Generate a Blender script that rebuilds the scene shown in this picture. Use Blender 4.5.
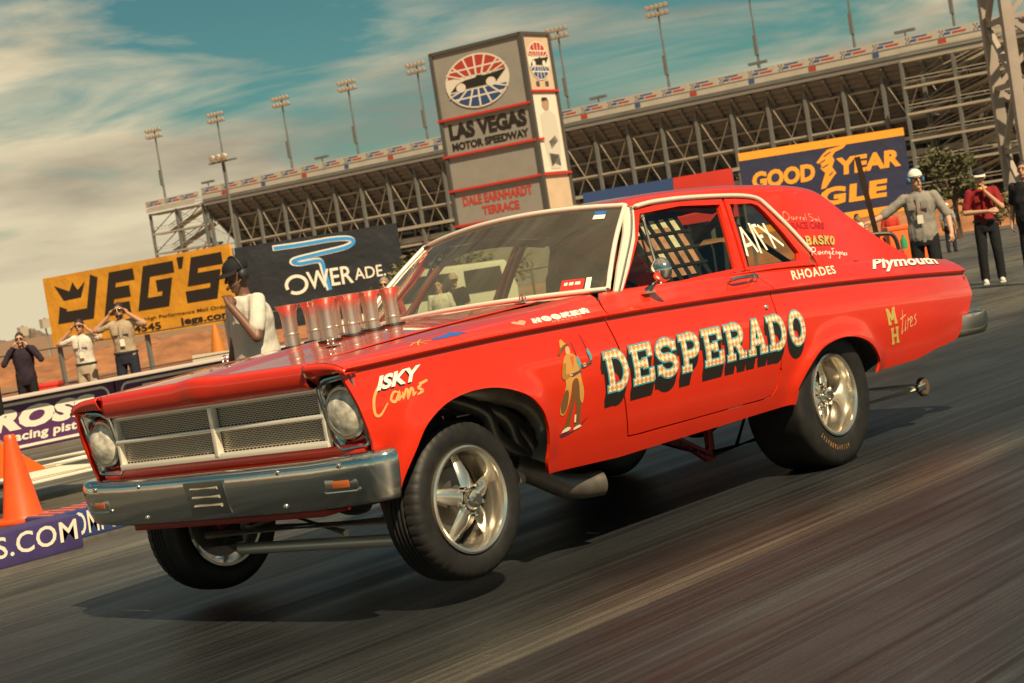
import bpy, bmesh, math, random
import numpy as np
from mathutils import Vector, Matrix, noise
random.seed(7)
D = bpy.data
for o in list(D.objects): D.objects.remove(o)
SC = bpy.context.scene
COL = SC.collection
PI = math.pi
# ------------------------------------------------------------------ camera
CAM = Vector((7.85484, 5.57638, 1.31532)); FPX = 1745.756
RIGHT = Vector((-0.6430513, 0.7496666, -0.1564767))
DOWN = Vector((0.1367356, -0.0886488, -0.9866330))
FWD = Vector((-0.7535173, -0.6558516, -0.0455004))
cd = D.cameras.new('camera'); cam = D.objects.new('camera', cd); COL.objects.link(cam)
cd.sensor_width = 36; cd.lens = FPX*36/1024; cd.clip_start = .05; cd.clip_end = 9000
cam.matrix_world = Matrix(((RIGHT.x, -DOWN.x, -FWD.x, CAM.x), (RIGHT.y, -DOWN.y, -FWD.y, CAM.y), (RIGHT.z, -DOWN.z, -FWD.z, CAM.z), (0, 0, 0, 1)))
cd.dof.use_dof = True; cd.dof.focus_distance = 7.4; cd.dof.aperture_fstop = 8.0
SC.camera = cam
# ------------------------------------------------------------------ light
SUN_EL = math.radians(48); SUN_DIR = Vector((0.46, 1.0, 0)).normalized()
SUNV = Vector((SUN_DIR.x*math.cos(SUN_EL), SUN_DIR.y*math.cos(SUN_EL), math.sin(SUN_EL)))
sl = D.lights.new('sun', 'SUN'); sl.energy = 5.0; sl.angle = math.radians(.53); sl.color = (1.0, .79, .51)
so = D.objects.new('sun', sl); COL.objects.link(so); so.rotation_euler = (-SUNV).to_track_quat('-Z', 'Y').to_euler(); so.location = (0, 0, 40)
W = D.worlds.new('World'); SC.world = W; W.use_nodes = True
nt = W.node_tree; N = nt.nodes; L = nt.links
for n in list(N): N.remove(n)
def nd(t, x=0, y=0, **k):
    n = N.new(t); n.location = (x, y)
    for a, b in k.items(): setattr(n, a, b)
    return n
out = nd('ShaderNodeOutputWorld'); bg = nd('ShaderNodeBackground'); bg.inputs[1].default_value = .052
sky = nd('ShaderNodeTexSky'); sky.sky_type = 'NISHITA'; sky.sun_disc = False
sky.sun_elevation = SUN_EL; sky.sun_rotation = math.atan2(SUN_DIR.x, SUN_DIR.y)
sky.air_density = 1.0; sky.dust_density = .6; sky.ozone_density = 1.0
tint = nd('ShaderNodeMixRGB', blend_type='MULTIPLY'); tint.inputs[0].default_value = 1; tint.inputs[2].default_value = (.36, .66, .52, 1)
L.new(sky.outputs[0], tint.inputs[1])
tc = nd('ShaderNodeTexCoord'); sp = nd('ShaderNodeSeparateXYZ'); L.new(tc.outputs['Generated'], sp.inputs[0])
def mth(op, a, b=None, c=None):
    n = nd('ShaderNodeMath', operation=op)
    for i, v in enumerate((a, b, c)):
        if v is None: continue
        if isinstance(v, (int, float)): n.inputs[i].default_value = v
        else: L.new(v, n.inputs[i])
    return n.outputs[0]
mp = nd('ShaderNodeMapping'); mp.inputs['Scale'].default_value = (3.2, 3.2, 17); L.new(tc.outputs['Generated'], mp.inputs[0])
n1 = nd('ShaderNodeTexNoise'); n1.inputs['Scale'].default_value = 1.6; n1.inputs['Detail'].default_value = 8; n1.inputs['Roughness'].default_value = .58; n1.inputs['Distortion'].default_value = .5
L.new(mp.outputs[0], n1.inputs[0])
mp2 = nd('ShaderNodeMapping'); mp2.inputs['Scale'].default_value = (2, 2, 9); mp2.inputs['Location'].default_value = (1.3, .4, .2); L.new(tc.outputs['Generated'], mp2.inputs[0])
n2 = nd('ShaderNodeTexNoise'); n2.inputs['Scale'].default_value = 2.3; n2.inputs['Detail'].default_value = 6; L.new(mp2.outputs[0], n2.inputs[0])
low = mth('MULTIPLY', mth('SUBTRACT', .135, sp.outputs[2]), 8.0)          # banks of cloud lie low over the horizon
cl = mth('ADD', mth('MULTIPLY', mth('SUBTRACT', n1.outputs[0], .5), 2.6), mth('MAXIMUM', low, -.12))
vd = nd('ShaderNodeVectorMath', operation='DOT_PRODUCT'); L.new(tc.outputs['Generated'], vd.inputs[0]); vd.inputs[1].default_value = tuple((FWD+RIGHT*((20-512)/FPX)+DOWN*((60-341.5)/FPX)).normalized())      # a heavier cloud bank to the left
bank = mth('MULTIPLY', mth('MAXIMUM', mth('SUBTRACT', vd.outputs['Value'], .988), 0), 36.0)
cl = mth('ADD', mth('ADD', cl, bank), mth('ADD', .09, mth('MULTIPLY', mth('MAXIMUM', mth('SUBTRACT', sp.outputs[2], .3), 0), 1.2)))  # unseen overhead cloud added to brighten reflections in the car paint
ramp = nd('ShaderNodeValToRGB'); L.new(cl, ramp.inputs[0])
ramp.color_ramp.elements[0].position = .12; ramp.color_ramp.elements[1].position = .78
ccol = nd('ShaderNodeMixRGB'); ccol.inputs[1].default_value = (4.3, 3.7, 2.8, 1); ccol.inputs[2].default_value = (10.6, 9.1, 6.0, 1)
cr2 = nd('ShaderNodeValToRGB'); cr2.color_ramp.elements[0].position = .36; cr2.color_ramp.elements[1].position = .60; L.new(n2.outputs[0], cr2.inputs[0]); L.new(cr2.outputs[0], ccol.inputs[0])
mix = nd('ShaderNodeMixRGB'); L.new(ramp.outputs[0], mix.inputs[0]); L.new(tint.outputs[0], mix.inputs[1]); L.new(ccol.outputs[0], mix.inputs[2])
L.new(mix.outputs[0], bg.inputs[0]); L.new(bg.outputs[0], out.inputs[0])
vs = SC.view_settings; vs.view_transform = 'Standard'; vs.look = 'None'; vs.gamma = 1; vs.use_curve_mapping = False; vs.exposure = 0.46
SC.render.resolution_x = 1024; SC.render.resolution_y = 683
# ------------------------------------------------------------------ helpers
def ray(px, py): return FWD + RIGHT*((px-512)/FPX) + DOWN*((py-341.5)/FPX)
def at(px, py, depth): return CAM + ray(px, py)*depth
def on_plane(px, py, p, n):
    r = ray(px, py); return CAM + r*((p-CAM).dot(n)/r.dot(n))
def on_ground(px, py, z=0.0):
    r = ray(px, py); return CAM + r*((z-CAM.z)/r.z)
MATS = {}
def M_(name, col, rough=.5, metal=0.0, coat=0.0, spec=.5, noise_=None, bump=None, var=None):
    """procedural principled material; noise_=(scale, dark factor), bump=(scale, distance), var=(scale, second colour, amount)"""
    if name in MATS: return MATS[name]
    m = D.materials.new(name); m.use_nodes = True; t = m.node_tree; b = t.nodes['Principled BSDF']
    b.inputs['Base Color'].default_value = (*col, 1); b.inputs['Roughness'].default_value = rough; b.inputs['Metallic'].default_value = metal
    b.inputs['Coat Weight'].default_value = coat; b.inputs['Coat Roughness'].default_value = .035; b.inputs['Specular IOR Level'].default_value = spec
    co = t.nodes.new('ShaderNodeTexCoord')
    if noise_:
        n = t.nodes.new('ShaderNodeTexNoise'); n.inputs['Scale'].default_value = noise_[0]; n.inputs['Detail'].default_value = 5; t.links.new(co.outputs['Object'], n.inputs[0])
        mx = t.nodes.new('ShaderNodeMixRGB'); mx.blend_type = 'MULTIPLY'; mx.inputs[1].default_value = (*col, 1)
        r = t.nodes.new('ShaderNodeValToRGB'); d = noise_[1]; r.color_ramp.elements[0].position = .3; r.color_ramp.elements[1].position = .7
        r.color_ramp.elements[0].color = (d, d, d, 1); t.links.new(n.outputs[0], r.inputs[0]); t.links.new(r.outputs[0], mx.inputs[2]); mx.inputs[0].default_value = 1
        t.links.new(mx.outputs[0], b.inputs['Base Color'])
        rr = t.nodes.new('ShaderNodeMapRange'); rr.inputs[3].default_value = rough*.8; rr.inputs[4].default_value = min(1, rough*1.25); t.links.new(n.outputs[0], rr.inputs[0]); t.links.new(rr.outputs[0], b.inputs['Roughness'])
    if bump:
        n = t.nodes.new('ShaderNodeTexNoise'); n.inputs['Scale'].default_value = bump[0]; n.inputs['Detail'].default_value = 4; t.links.new(co.outputs['Object'], n.inputs[0])
        bp = t.nodes.new('ShaderNodeBump'); bp.inputs['Distance'].default_value = bump[1]; bp.inputs['Strength'].default_value = .7; t.links.new(n.outputs[0], bp.inputs['Height']); t.links.new(bp.outputs[0], b.inputs['Normal'])
    MATS[name] = m; return m
def glass(name, tint_, refl=1.0, rough=.02, haze=0.0):
    if name in MATS: return MATS[name]
    m = D.materials.new(name); m.use_nodes = True; t = m.node_tree; t.nodes.remove(t.nodes['Principled BSDF'])
    o = t.nodes['Material Output']; tr = t.nodes.new('ShaderNodeBsdfTransparent'); tr.inputs[0].default_value = (*tint_, 1)
    g = t.nodes.new('ShaderNodeBsdfGlossy'); g.inputs['Roughness'].default_value = rough; g.inputs[0].default_value = (refl, refl, refl*.95, 1)
    f = t.nodes.new('ShaderNodeFresnel'); ge = t.nodes.new('ShaderNodeNewGeometry'); ir = t.nodes.new('ShaderNodeMapRange'); ir.inputs[3].default_value = 1.45; ir.inputs[4].default_value = 1/1.45; t.links.new(ge.outputs['Backfacing'], ir.inputs[0]); t.links.new(ir.outputs[0], f.inputs[0]); mx = t.nodes.new('ShaderNodeMixShader')
    t.links.new(f.outputs[0], mx.inputs[0]); t.links.new(tr.outputs[0], mx.inputs[1]); t.links.new(g.outputs[0], mx.inputs[2]); t.links.new(mx.outputs[0], o.inputs[0])
    if haze:      # pale diffuse veil standing in for hazy reflections on the pane
        df = t.nodes.new('ShaderNodeBsdfDiffuse'); df.inputs[0].default_value = (.62, .58, .46, 1); m2 = t.nodes.new('ShaderNodeMixShader'); m2.inputs[0].default_value = haze; t.links.new(mx.outputs[0], m2.inputs[1]); t.links.new(df.outputs[0], m2.inputs[2]); t.links.new(m2.outputs[0], o.inputs[0])
    MATS[name] = m; return m
def link(name, me, parent=None):
    o = D.objects.new(name, me); COL.objects.link(o)
    if parent is not None: o.parent = parent
    return o
def tag(o, label=None, cat=None, group=None, kind=None):
    if label: o['label'] = label
    if cat: o['category'] = cat
    if group: o['group'] = group
    if kind: o['kind'] = kind
    return o
def empty(name, loc, rz=0, label=None, cat=None, group=None):
    o = D.objects.new(name, None); COL.objects.link(o); o.location = loc; o.rotation_euler = (0, 0, rz); o.empty_display_size = .2
    return tag(o, label, cat, group)
def frame(d, up=Vector((0, 0, 1))):
    d = Vector(d).normalized(); u = Vector(up)
    if abs(d.dot(u)) > .98: u = Vector((1, 0, 0))
    a = d.cross(u).normalized(); b = a.cross(d).normalized(); return a, b, d
class MB:
    def __init__(s): s.v = []; s.f = []; s.mi = []; s.cur = 0
    def add(s, vs_, fs):
        k = len(s.v); s.v += [tuple(p) for p in vs_]; s.f += [tuple(i+k for i in f) for f in fs]; s.mi += [s.cur]*len(fs); return s
    def box(s, c, size, R=None):
        c = Vector(c); hx, hy, hz = [q/2 for q in size]
        P = [Vector((x*hx, y*hy, z*hz)) for z in (-1, 1) for y in (-1, 1) for x in (-1, 1)]
        if R is not None: P = [R @ p for p in P]
        return s.add([p+c for p in P], [(0, 2, 3, 1), (4, 5, 7, 6), (0, 1, 5, 4), (2, 6, 7, 3), (0, 4, 6, 2), (1, 3, 7, 5)])
    def beam(s, a, b, w, h, up=Vector((0, 0, 1))):
        a = Vector(a); b = Vector(b); x, y, d = frame(b-a, up)
        P = [p+x*(i*w/2)+y*(j*h/2) for p in (a, b) for i, j in ((-1, -1), (1, -1), (1, 1), (-1, 1))]
        return s.add(P, [(3, 2, 1, 0), (4, 5, 6, 7)]+[(i, (i+1) % 4, (i+1) % 4+4, i+4) for i in range(4)])
    def tube(s, pts, r, n=10, cap=True):
        pts = [Vector(p) for p in pts]; rs = r if isinstance(r, (list, tuple)) else [r]*len(pts); V = []; pa = None
        for i, p in enumerate(pts):
            d = (pts[min(i+1, len(pts)-1)]-pts[max(i-1, 0)])
            if pa is None: a, b, d2 = frame(d)
            else:
                d2 = d.normalized(); a = (pa-d2*pa.dot(d2)).normalized(); b = d2.cross(a)
            pa = a
            V += [p+(a*math.cos(2*PI*k/n)+b*math.sin(2*PI*k/n))*rs[i] for k in range(n)]
        F = [(i*n+k, i*n+(k+1) % n, (i+1)*n+(k+1) % n, (i+1)*n+k) for i in range(len(pts)-1) for k in range(n)]
        if cap: F += [tuple(range(n))[::-1], tuple(range((len(pts)-1)*n, len(pts)*n))]
        return s.add(V, F)
    def lathe(s, prof, o, axis, n=48, mod=None, close=False):
        """prof = [(radius, distance along axis)]"""
        a, b, d = frame(axis); o = Vector(o); V = []
        for j, (r, h) in enumerate(prof):
            for k in range(n):
                rr = r if mod is None else mod(j, k, r); t = 2*PI*k/n
                V.append(o+d*h+(a*math.cos(t)+b*math.sin(t))*rr)
        F = [(i*n+k, i*n+(k+1) % n, (i+1)*n+(k+1) % n, (i+1)*n+k) for i in range(len(prof)-1) for k in range(n)]
        if close: F += [((len(prof)-1)*n+k, (len(prof)-1)*n+(k+1) % n, (k+1) % n, k) for k in range(n)]
        return s.add(V, F)
    def ball(s, c, r, n=16, m=10, R=None):
        c = Vector(c); rx, ry, rz = r if isinstance(r, (tuple, list)) else (r, r, r); V = []; F = []
        for j in range(m+1):
            t = PI*j/m
            for k in range(n):
                p = Vector((rx*math.sin(t)*math.cos(2*PI*k/n), ry*math.sin(t)*math.sin(2*PI*k/n), rz*math.cos(t)))
                V.append(c+(R @ p if R is not None else p))
        for j in range(m):
            for k in range(n): F.append((j*n+k, (j+1)*n+k, (j+1)*n+(k+1) % n, j*n+(k+1) % n))
        return s.add(V, F)
    def capsule(s, a, b, r1, r2, n=14):
        a = Vector(a); b = Vector(b); d = (b-a).normalized(); pts = []; rs = []
        for k in range(5):
            t = -PI/2+PI/2*k/4; pts.append(a+d*(r1*math.sin(t))); rs.append(max(r1*math.cos(t), .0008))
        for k in range(5):
            t = PI/2*k/4; pts.append(b+d*(r2*math.sin(t))); rs.append(max(r2*math.cos(t), .0008))
        return s.tube(pts, rs, n)
    def prism(s, poly, fn, depth):
        """poly in 2D; fn(u, v, d) -> 3D point; front at d=0, back at d=-depth"""
        n = len(poly); V = [fn(u, v, 0) for u, v in poly]+[fn(u, v, -depth) for u, v in poly]
        return s.add(V, [tuple(range(n)), tuple(range(2*n-1, n-1, -1))]+[(i, i+n, (i+1) % n+n, (i+1) % n) for i in range(n)])
    def build(s, name, mat, parent=None, smooth=35, bevel=0, fix=True):
        me = D.meshes.new(name); bm = bmesh.new(); vv = [bm.verts.new(p) for p in s.v]
        for f, m in zip(s.f, s.mi):
            if len(set(f)) < 3: continue
            try: bm.faces.new([vv[i] for i in f]).material_index = m
            except ValueError: pass
        if fix: bmesh.ops.remove_doubles(bm, verts=bm.verts, dist=1e-5); bmesh.ops.recalc_face_normals(bm, faces=bm.faces)
        if bevel:
            es = [e for e in bm.edges if len(e.link_faces) == 2 and e.calc_face_angle(0) > .6]
            bmesh.ops.bevel(bm, geom=es, offset=bevel, segments=2, affect='EDGES', profile=.6, clamp_overlap=True)
        bm.to_mesh(me); bm.free()
        for m in (mat if isinstance(mat, list) else [mat]): me.materials.append(m)
        if smooth:
            for p in me.polygons: p.use_smooth = True
            me.set_sharp_from_angle(angle=math.radians(smooth))
        return link(name, me, parent)
def panel(name, poly, fn, mat, parent, step=(.03, .02), hem=.014, mirror=False, sides=(1,), smooth=40, off=0.0, extra=None):
    """A sheet: 2D outline -> sliced into a fine grid -> mapped onto a curved surface -> edges folded inward."""
    bm = bmesh.new(); vs_ = [bm.verts.new((u, v, 0)) for u, v in poly]; bm.faces.new(vs_)
    for ax in (0, 1):
        lo = min(p[ax] for p in poly); hi = max(p[ax] for p in poly); k = int((hi-lo)/step[ax])
        for i in range(1, k+1):
            co = [0, 0, 0]; no = [0, 0, 0]; co[ax] = lo+(hi-lo)*i/(k+1)+1e-4*math.sin(i*7.1); no[ax] = 1
            bmesh.ops.bisect_plane(bm, geom=bm.verts[:]+bm.edges[:]+bm.faces[:], dist=1e-6, plane_co=co, plane_no=no)
    if extra:
        for ax, val in extra:
            co = [0, 0, 0]; no = [0, 0, 0]; co[ax] = val; no[ax] = 1
            bmesh.ops.bisect_plane(bm, geom=bm.verts[:]+bm.edges[:]+bm.faces[:], dist=1e-6, plane_co=co, plane_no=no)
    bmesh.ops.remove_doubles(bm, verts=bm.verts, dist=2e-4)
    for v in bm.verts: v.co = Vector(fn(v.co.x, v.co.y, off))
    if mirror:
        g = bmesh.ops.duplicate(bm, geom=bm.verts[:]+bm.edges[:]+bm.faces[:])['geom']
        for e in g:
            if isinstance(e, bmesh.types.BMVert): e.co.y = -e.co.y
        bmesh.ops.remove_doubles(bm, verts=bm.verts, dist=1e-4)
    bmesh.ops.recalc_face_normals(bm, faces=bm.faces)
    bm.normal_update()
    if hem:
        c = Vector((0, 0, .7)); nrm = {v: v.normal.copy() for v in bm.verts}
        s_ = sum(1 if f.normal.dot(f.calc_center_median()-c) > 0 else -1 for f in bm.faces)
        if s_ < 0:
            bmesh.ops.reverse_faces(bm, faces=bm.faces); nrm = {v: -q for v, q in nrm.items()}
        be = [e for e in bm.edges if len(e.link_faces) == 1]
        r = bmesh.ops.extrude_edge_only(bm, edges=be)['geom']; base = {}
        for v in [g for g in r if isinstance(g, bmesh.types.BMVert)]:
            o = [e.other_vert(v) for e in v.link_edges if e.other_vert(v) in nrm]
            if o: v.co = v.co-nrm[o[0]]*hem
    res = []
    for s_ in sides:
        me = D.meshes.new(name); b2 = bm.copy()
        if s_ < 0:
            for v in b2.verts: v.co.y = -v.co.y
            bmesh.ops.reverse_faces(b2, faces=b2.faces)
        b2.to_mesh(me); b2.free(); me.materials.append(mat)
        for p in me.polygons: p.use_smooth = True
        me.set_sharp_from_angle(angle=math.radians(smooth)); res.append(link(name, me, parent))
    bm.free(); return res
_TX = {}
def text_geo(s, bold=0.0, shear=0.0, space=1.0):
    """the string as flat faces, normalised to the unit square; returns verts, faces, aspect"""
    key = (s, bold, shear, space)
    if key in _TX: return _TX[key]
    c = D.curves.new('lettering', 'FONT'); c.body = s; c.offset = bold; c.shear = shear; c.space_character = space; c.resolution_u = 3; c.fill_mode = 'BOTH'
    o = D.objects.new('lettering', c); COL.objects.link(o); dg = bpy.context.evaluated_depsgraph_get(); me = D.meshes.new_from_object(o.evaluated_get(dg))
    V = [(v.co.x, v.co.y) for v in me.vertices]; F = [tuple(p.vertices) for p in me.polygons]
    D.objects.remove(o); D.curves.remove(c); D.meshes.remove(me)
    x0 = min(v[0] for v in V); x1 = max(v[0] for v in V); y0 = min(v[1] for v in V); y1 = max(v[1] for v in V)
    _TX[key] = ([((x-x0)/(x1-x0), (y-y0)/(y1-y0)) for x, y in V], F, (x1-x0)/(y1-y0)); return _TX[key]
def bilin(q, u, v):
    (a, b), (c, d), (e, f), (g, h) = q     # BL BR TR TL
    return ((1-u)*(1-v)*a+u*(1-v)*c+u*v*e+(1-u)*v*g, (1-u)*(1-v)*b+u*(1-v)*d+u*v*f+(1-u)*v*h)
def stroke(P, w, closed=False, taper=False):
    """thick polyline as quads in 2D (mitred)"""
    n = len(P); V = []; F = []
    for i, p in enumerate(P):
        a = P[(i-1) % n] if (closed or i > 0) else p; b = P[(i+1) % n] if (closed or i < n-1) else p
        def nm(u, v):
            dx, dy = v[0]-u[0], v[1]-u[1]; l = math.hypot(dx, dy) or 1; return (-dy/l, dx/l)
        n1_ = nm(a, p) if a != p else nm(p, b); n2_ = nm(p, b) if b != p else n1_
        mx, my = n1_[0]+n2_[0], n1_[1]+n2_[1]; l = math.hypot(mx, my) or 1; mx, my = mx/l, my/l
        k = 1/max(.5, mx*n1_[0]+my*n1_[1]); ww = w/2*k*(.45+.55*math.sin(PI*min(1, max(0, (i+.6)/(n))))) if taper else w/2*k
        V += [(p[0]+mx*ww, p[1]+my*ww), (p[0]-mx*ww, p[1]-my*ww)]
    for i in range(n-1): F.append((2*i, 2*i+1, 2*i+3, 2*i+2))
    if closed: F.append((2*n-2, 2*n-1, 1, 0))
    return V, F
def slice_map(name, V, F, fn, mat, parent, step=.04, smooth=True):
    """flat 2D faces (list of (verts, faces) or one) cut by a grid in the surface's own coordinates, then laid on the surface by fn(x, v)"""
    bm = bmesh.new(); vv = [bm.verts.new((x, y, 0)) for x, y in V]
    for f in F:
        try: bm.faces.new([vv[i] for i in f])
        except ValueError: pass
    for ax in (0, 1):
        lo = min(p[ax] for p in V); hi = max(p[ax] for p in V); k = int((hi-lo)/step)
        for i in range(1, k+1):
            co = [0, 0, 0]; no = [0, 0, 0]; co[ax] = lo+(hi-lo)*i/(k+1); no[ax] = 1
            bmesh.ops.bisect_plane(bm, geom=bm.verts[:]+bm.edges[:]+bm.faces[:], dist=1e-6, plane_co=co, plane_no=no)
    for v in bm.verts: v.co = Vector(fn(v.co.x, v.co.y))
    bmesh.ops.recalc_face_normals(bm, faces=bm.faces)
    me = D.meshes.new(name); bm.to_mesh(me); bm.free(); me.materials.append(mat)
    for p in me.polygons: p.use_smooth = True
    return link(name, me, parent)
# ------------------------------------------------------------------ the car body's surfaces (car axes: x forward, y left, z up, metres)
def pchip(xs, ys):
    xs=np.array(xs,float);ys=np.array(ys,float);h=np.diff(xs);d=np.diff(ys)/h
    m=np.zeros(len(xs));m[0]=d[0];m[-1]=d[-1]
    for i in range(1,len(xs)-1):
        if d[i-1]*d[i]>0:
            w1=2*h[i]+h[i-1];w2=h[i]+2*h[i-1];m[i]=(w1+w2)/(w1/d[i-1]+w2/d[i])
    def f(x):
        x=min(max(x,xs[0]),xs[-1]);i=min(max(int(np.searchsorted(xs,x)-1),0),len(h)-1)
        t=(x-xs[i])/h[i]
        return float((2*t**3-3*t*t+1)*ys[i]+(t**3-2*t*t+t)*h[i]*m[i]+(3*t*t-2*t**3)*ys[i+1]+(t**3-t*t)*h[i]*m[i+1])
    return f
Wf=pchip([-1.85,-1.6,-1.2,-.6,0,.5,1.5,2.3,2.8,3.2,3.42],[.850,.880,.915,.938,.946,.949,.949,.944,.932,.905,.874])
ZC=pchip([-1.85,-1.62,-.74,.23,1.0,1.85,2.6,3.42],[.836,.849,.905,.957,.986,1.008,1.016,1.004])
AU=pchip([0,.006,.018,.05,.10,.16,.24,.34,.46,.56,.66],[0,.014,.024,.018,.006,-.002,-.001,.013,.042,.078,.122])
SHV=[0,.012,.03,.06,.11,.2,.35,.6,.95]
SHT=[(-1.85,[0,.014,.030,.052,.076,.082,.086,.090,.092]),
     (-1.15,[0,.016,.036,.066,.100,.112,.118,.124,.126]),
     (-.2,[0,.015,.032,.060,.104,.118,.124,.130,.132]),
     (1.65,[0,.014,.030,.056,.098,.118,.128,.136,.140]),
     (2.1,[0,.013,.026,.044,.068,.090,.105,.118,.124]),
     (2.8,[0,.010,.020,.033,.047,.060,.072,.082,.087]),
     (3.42,[0,.008,.016,.026,.034,.038,.040,.043,.046])]
SHX=[pchip([r[0] for r in SHT],[r[1][i] for r in SHT]) for i in range(len(SHV))]
def SH(x,v):
    return pchip(SHV,[g(x) for g in SHX])(v)
FARCH=[(3.205,.506),(3.184,.56),(3.121,.657),(3.061,.736),(2.949,.797),(2.805,.821),(2.647,.81),(2.492,.758),(2.401,.686),(2.359,.602),(2.344,.515),(2.344,.45),(2.325,.402)]
RARCH=[(.385,.376),(.378,.43),(.373,.467),(.288,.549),(.176,.62),(.047,.648),(-.097,.650),(-.236,.624),(-.349,.576),(-.424,.509),(-.447,.465),(-.43,.415)]
def catmull(P,n=8):
    P=np.array(P,float);Q=np.vstack([2*P[0]-P[1],P,2*P[-1]-P[-2]]);out=[]
    for i in range(1,len(Q)-2):
        for k in range(n):
            t=k/n;a,b,c,d=Q[i-1],Q[i],Q[i+1],Q[i+2]
            out.append(tuple(.5*((2*b)+(c-a)*t+(2*a-5*b+4*c-d)*t*t+(3*b-a-3*c+d)*t**3)))
    out.append(tuple(P[-1]));return out
FA=catmull(FARCH,6);RA=catmull(RARCH,6)
FAn=np.array(FA);RAn=np.array(RA)
def flare(x,z):
    e=0
    for A,amp in ((FAn,.020),(RAn,.024)):
        d=np.hypot(A[:,0]-x,A[:,1]-z).min()
        if d<.2: e=max(e,amp*math.exp(-(d/.052)**2))
    return e
def S(x,v,off=0.0):
    """skirt/side/shoulder surface of the left side. v<0 below the crease, v>0 inboard of it"""
    w=Wf(x);zc=ZC(x)
    if v<=0:
        u=-v;y=w-AU(u)+flare(x,zc-u)*min(1,u/.08);z=zc-u
        return (x,y+off,z)
    y=w-v;z=zc+SH(x,v)
    sl=min(1.0,v/.15)
    return (x,y+off*(1-sl),z+off*(.3+.7*sl))
def G(z,x=.5):
    d=z-1.09;t=min(1.0,max(0.0,(-.12-x)/.85))
    return .838-.345*d-.16*d*d-.075*t*t*(3-2*t)
ZT=pchip([-1.3,-1.18,-1.07,-.91,-.73,-.61,-.52,-.34,-.05,.4,.76,1.0,1.15,1.235],[1.0,1.048,1.108,1.215,1.342,1.436,1.482,1.512,1.536,1.557,1.561,1.556,1.546,1.537])
ED=pchip([-1.3,-.9,-.6,-.4,0.1,.5,1.235],[.045,.05,.055,.062,.062,.06,.05])
def T(x,q,off=0.0):
    zt=ZT(x);zr=zt-ED(x)
    yr=G(zr,x)
    if q<=.56:
        f=(q/.56);return (x,q,zt-.018*f**2.2+off)
    if q<=.72:
        t=(q-.56)/.16
        p0=(.56,zt-.018);p1=(min(.66,yr-.03),zt-.022);p2=(yr,zr)
        y=(1-t)**2*p0[0]+2*t*(1-t)*p1[0]+t*t*p2[0];z=(1-t)**2*p0[1]+2*t*(1-t)*p1[1]+t*t*p2[1]
        return (x,y+off*t,z+off*(1-t))
    z=zr-(q-.72);return (x,G(z,x)+off,z)
# ------------------------------------------------------------------ materials
RED = M_('race_red_paint', (.70, .026, .003), .28, coat=1.0, bump=(4, .0010), noise_=(2.2, .90))
REDIN = M_('red_primer', (.30, .02, .01), .5)
CHROME = M_('chrome', (.80, .76, .68), .09, 1.0, bump=(9, .001))
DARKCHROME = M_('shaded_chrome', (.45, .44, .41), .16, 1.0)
ALU = M_('polished_aluminium', (.86, .79, .67), .19, .92)
SATIN = M_('spun_aluminium', (.80, .73, .62), .33, 1.0)
RUBBER = M_('tyre_rubber', (.017, .016, .015), .55, spec=.4, noise_=(14, .6))
BLACK = M_('satin_black', (.012, .012, .012), .5)
STEEL = M_('dull_steel', (.22, .21, .19), .4, .8)
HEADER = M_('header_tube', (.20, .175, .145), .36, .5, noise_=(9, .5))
INTER = M_('cabin_black', (.02, .019, .018), .75)
CREAM = M_('cream_paint', (.80, .70, .50), .4)
WHITE = M_('white_paint', (.80, .76, .66), .45)
OCHRE = M_('ochre_paint', (.55, .27, .06), .5)
GOLDP = M_('gold_paint', (.52, .36, .10), .4)
CYAN = M_('cyan_paint', (.07, .36, .42), .4)
SHADOWP = M_('black_lettering', (.018, .014, .012), .35)
BLUEP = M_('blue_paint', (.02, .12, .42), .4)
PINKP = M_('flesh_pink_paint', (.72, .30, .20), .4)
BROWNP = M_('brown_paint', (.16, .075, .022), .5)
MAROON = M_('maroon_paint', (.16, .012, .012), .4)
SKINP = M_('painted_skin', (.62, .33, .17), .5)
PURPP = M_('dark_purple_paint', (.10, .02, .06), .5)
GLASS = glass('window_glass', (.78, .82, .70), 1.0)
LENS = M_('lamp_glass', (.80, .74, .60), .10, coat=1.0, noise_=(26, .35), bump=(38, .004))  # opaque mottled cream imitates the reflections in the headlight lens
# ------------------------------------------------------------------ the drag car
CARM = Matrix(((0.9999966, -0.0000708, -0.0026161, 0), (0, 0.9996344, -0.0270395, 0), (0.0026170, 0.0270394, 0.9996309, -0.0194684), (0, 0, 0, 1)))
car = empty('drag_car', (0, 0, 0)); car.matrix_world = CARM
tag(car, 'red vintage drag racing sedan with lifted front wheels and chrome stacks through its hood', 'race car')
c2v = lambda x, z: (x, z-ZC(x))
# --- body panels
GAPF = [(1.776, -.541), (1.80, -.45), (1.828, -.33), (1.822, -.16), (1.846, -.05), (1.854, -.003), (1.848, .025), (1.816, .068)]
fe = [(3.388, .0), (3.386, -.03), (3.318, -.30), (3.305, -.40), (3.325, -.49), (3.30, -.505)]
fender = fe+[c2v(x, z) for x, z in FA]+[(1.83, -.628), (1.783, -.628)]+GAPF+[(1.80, .10), (1.78, .135), (1.95, .20), (2.2, .225), (2.6, .226), (3.0, .22), (3.30, .213), (3.388, .205), (3.392, .10)]
for o in panel('fender', fender, S, RED, car, sides=(1, -1), extra=[(1, 0.0), (1, -.02), (1, .02)]): pass
door = [(x-.009, v) for x, v in GAPF if v < .06]+[(1.80, .07), (1.74, .122), (1.2, .124), (.56, .124), (.525, .08), (.505, .02), (.517, -.05), (.531, -.36), (.56, -.475), (.60, -.512), (.66, -.522), (1.2, -.535), (1.70, -.543)]
doors = panel('door', door, S, RED, car, sides=(1, -1), extra=[(1, 0.0), (1, -.02)])
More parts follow.
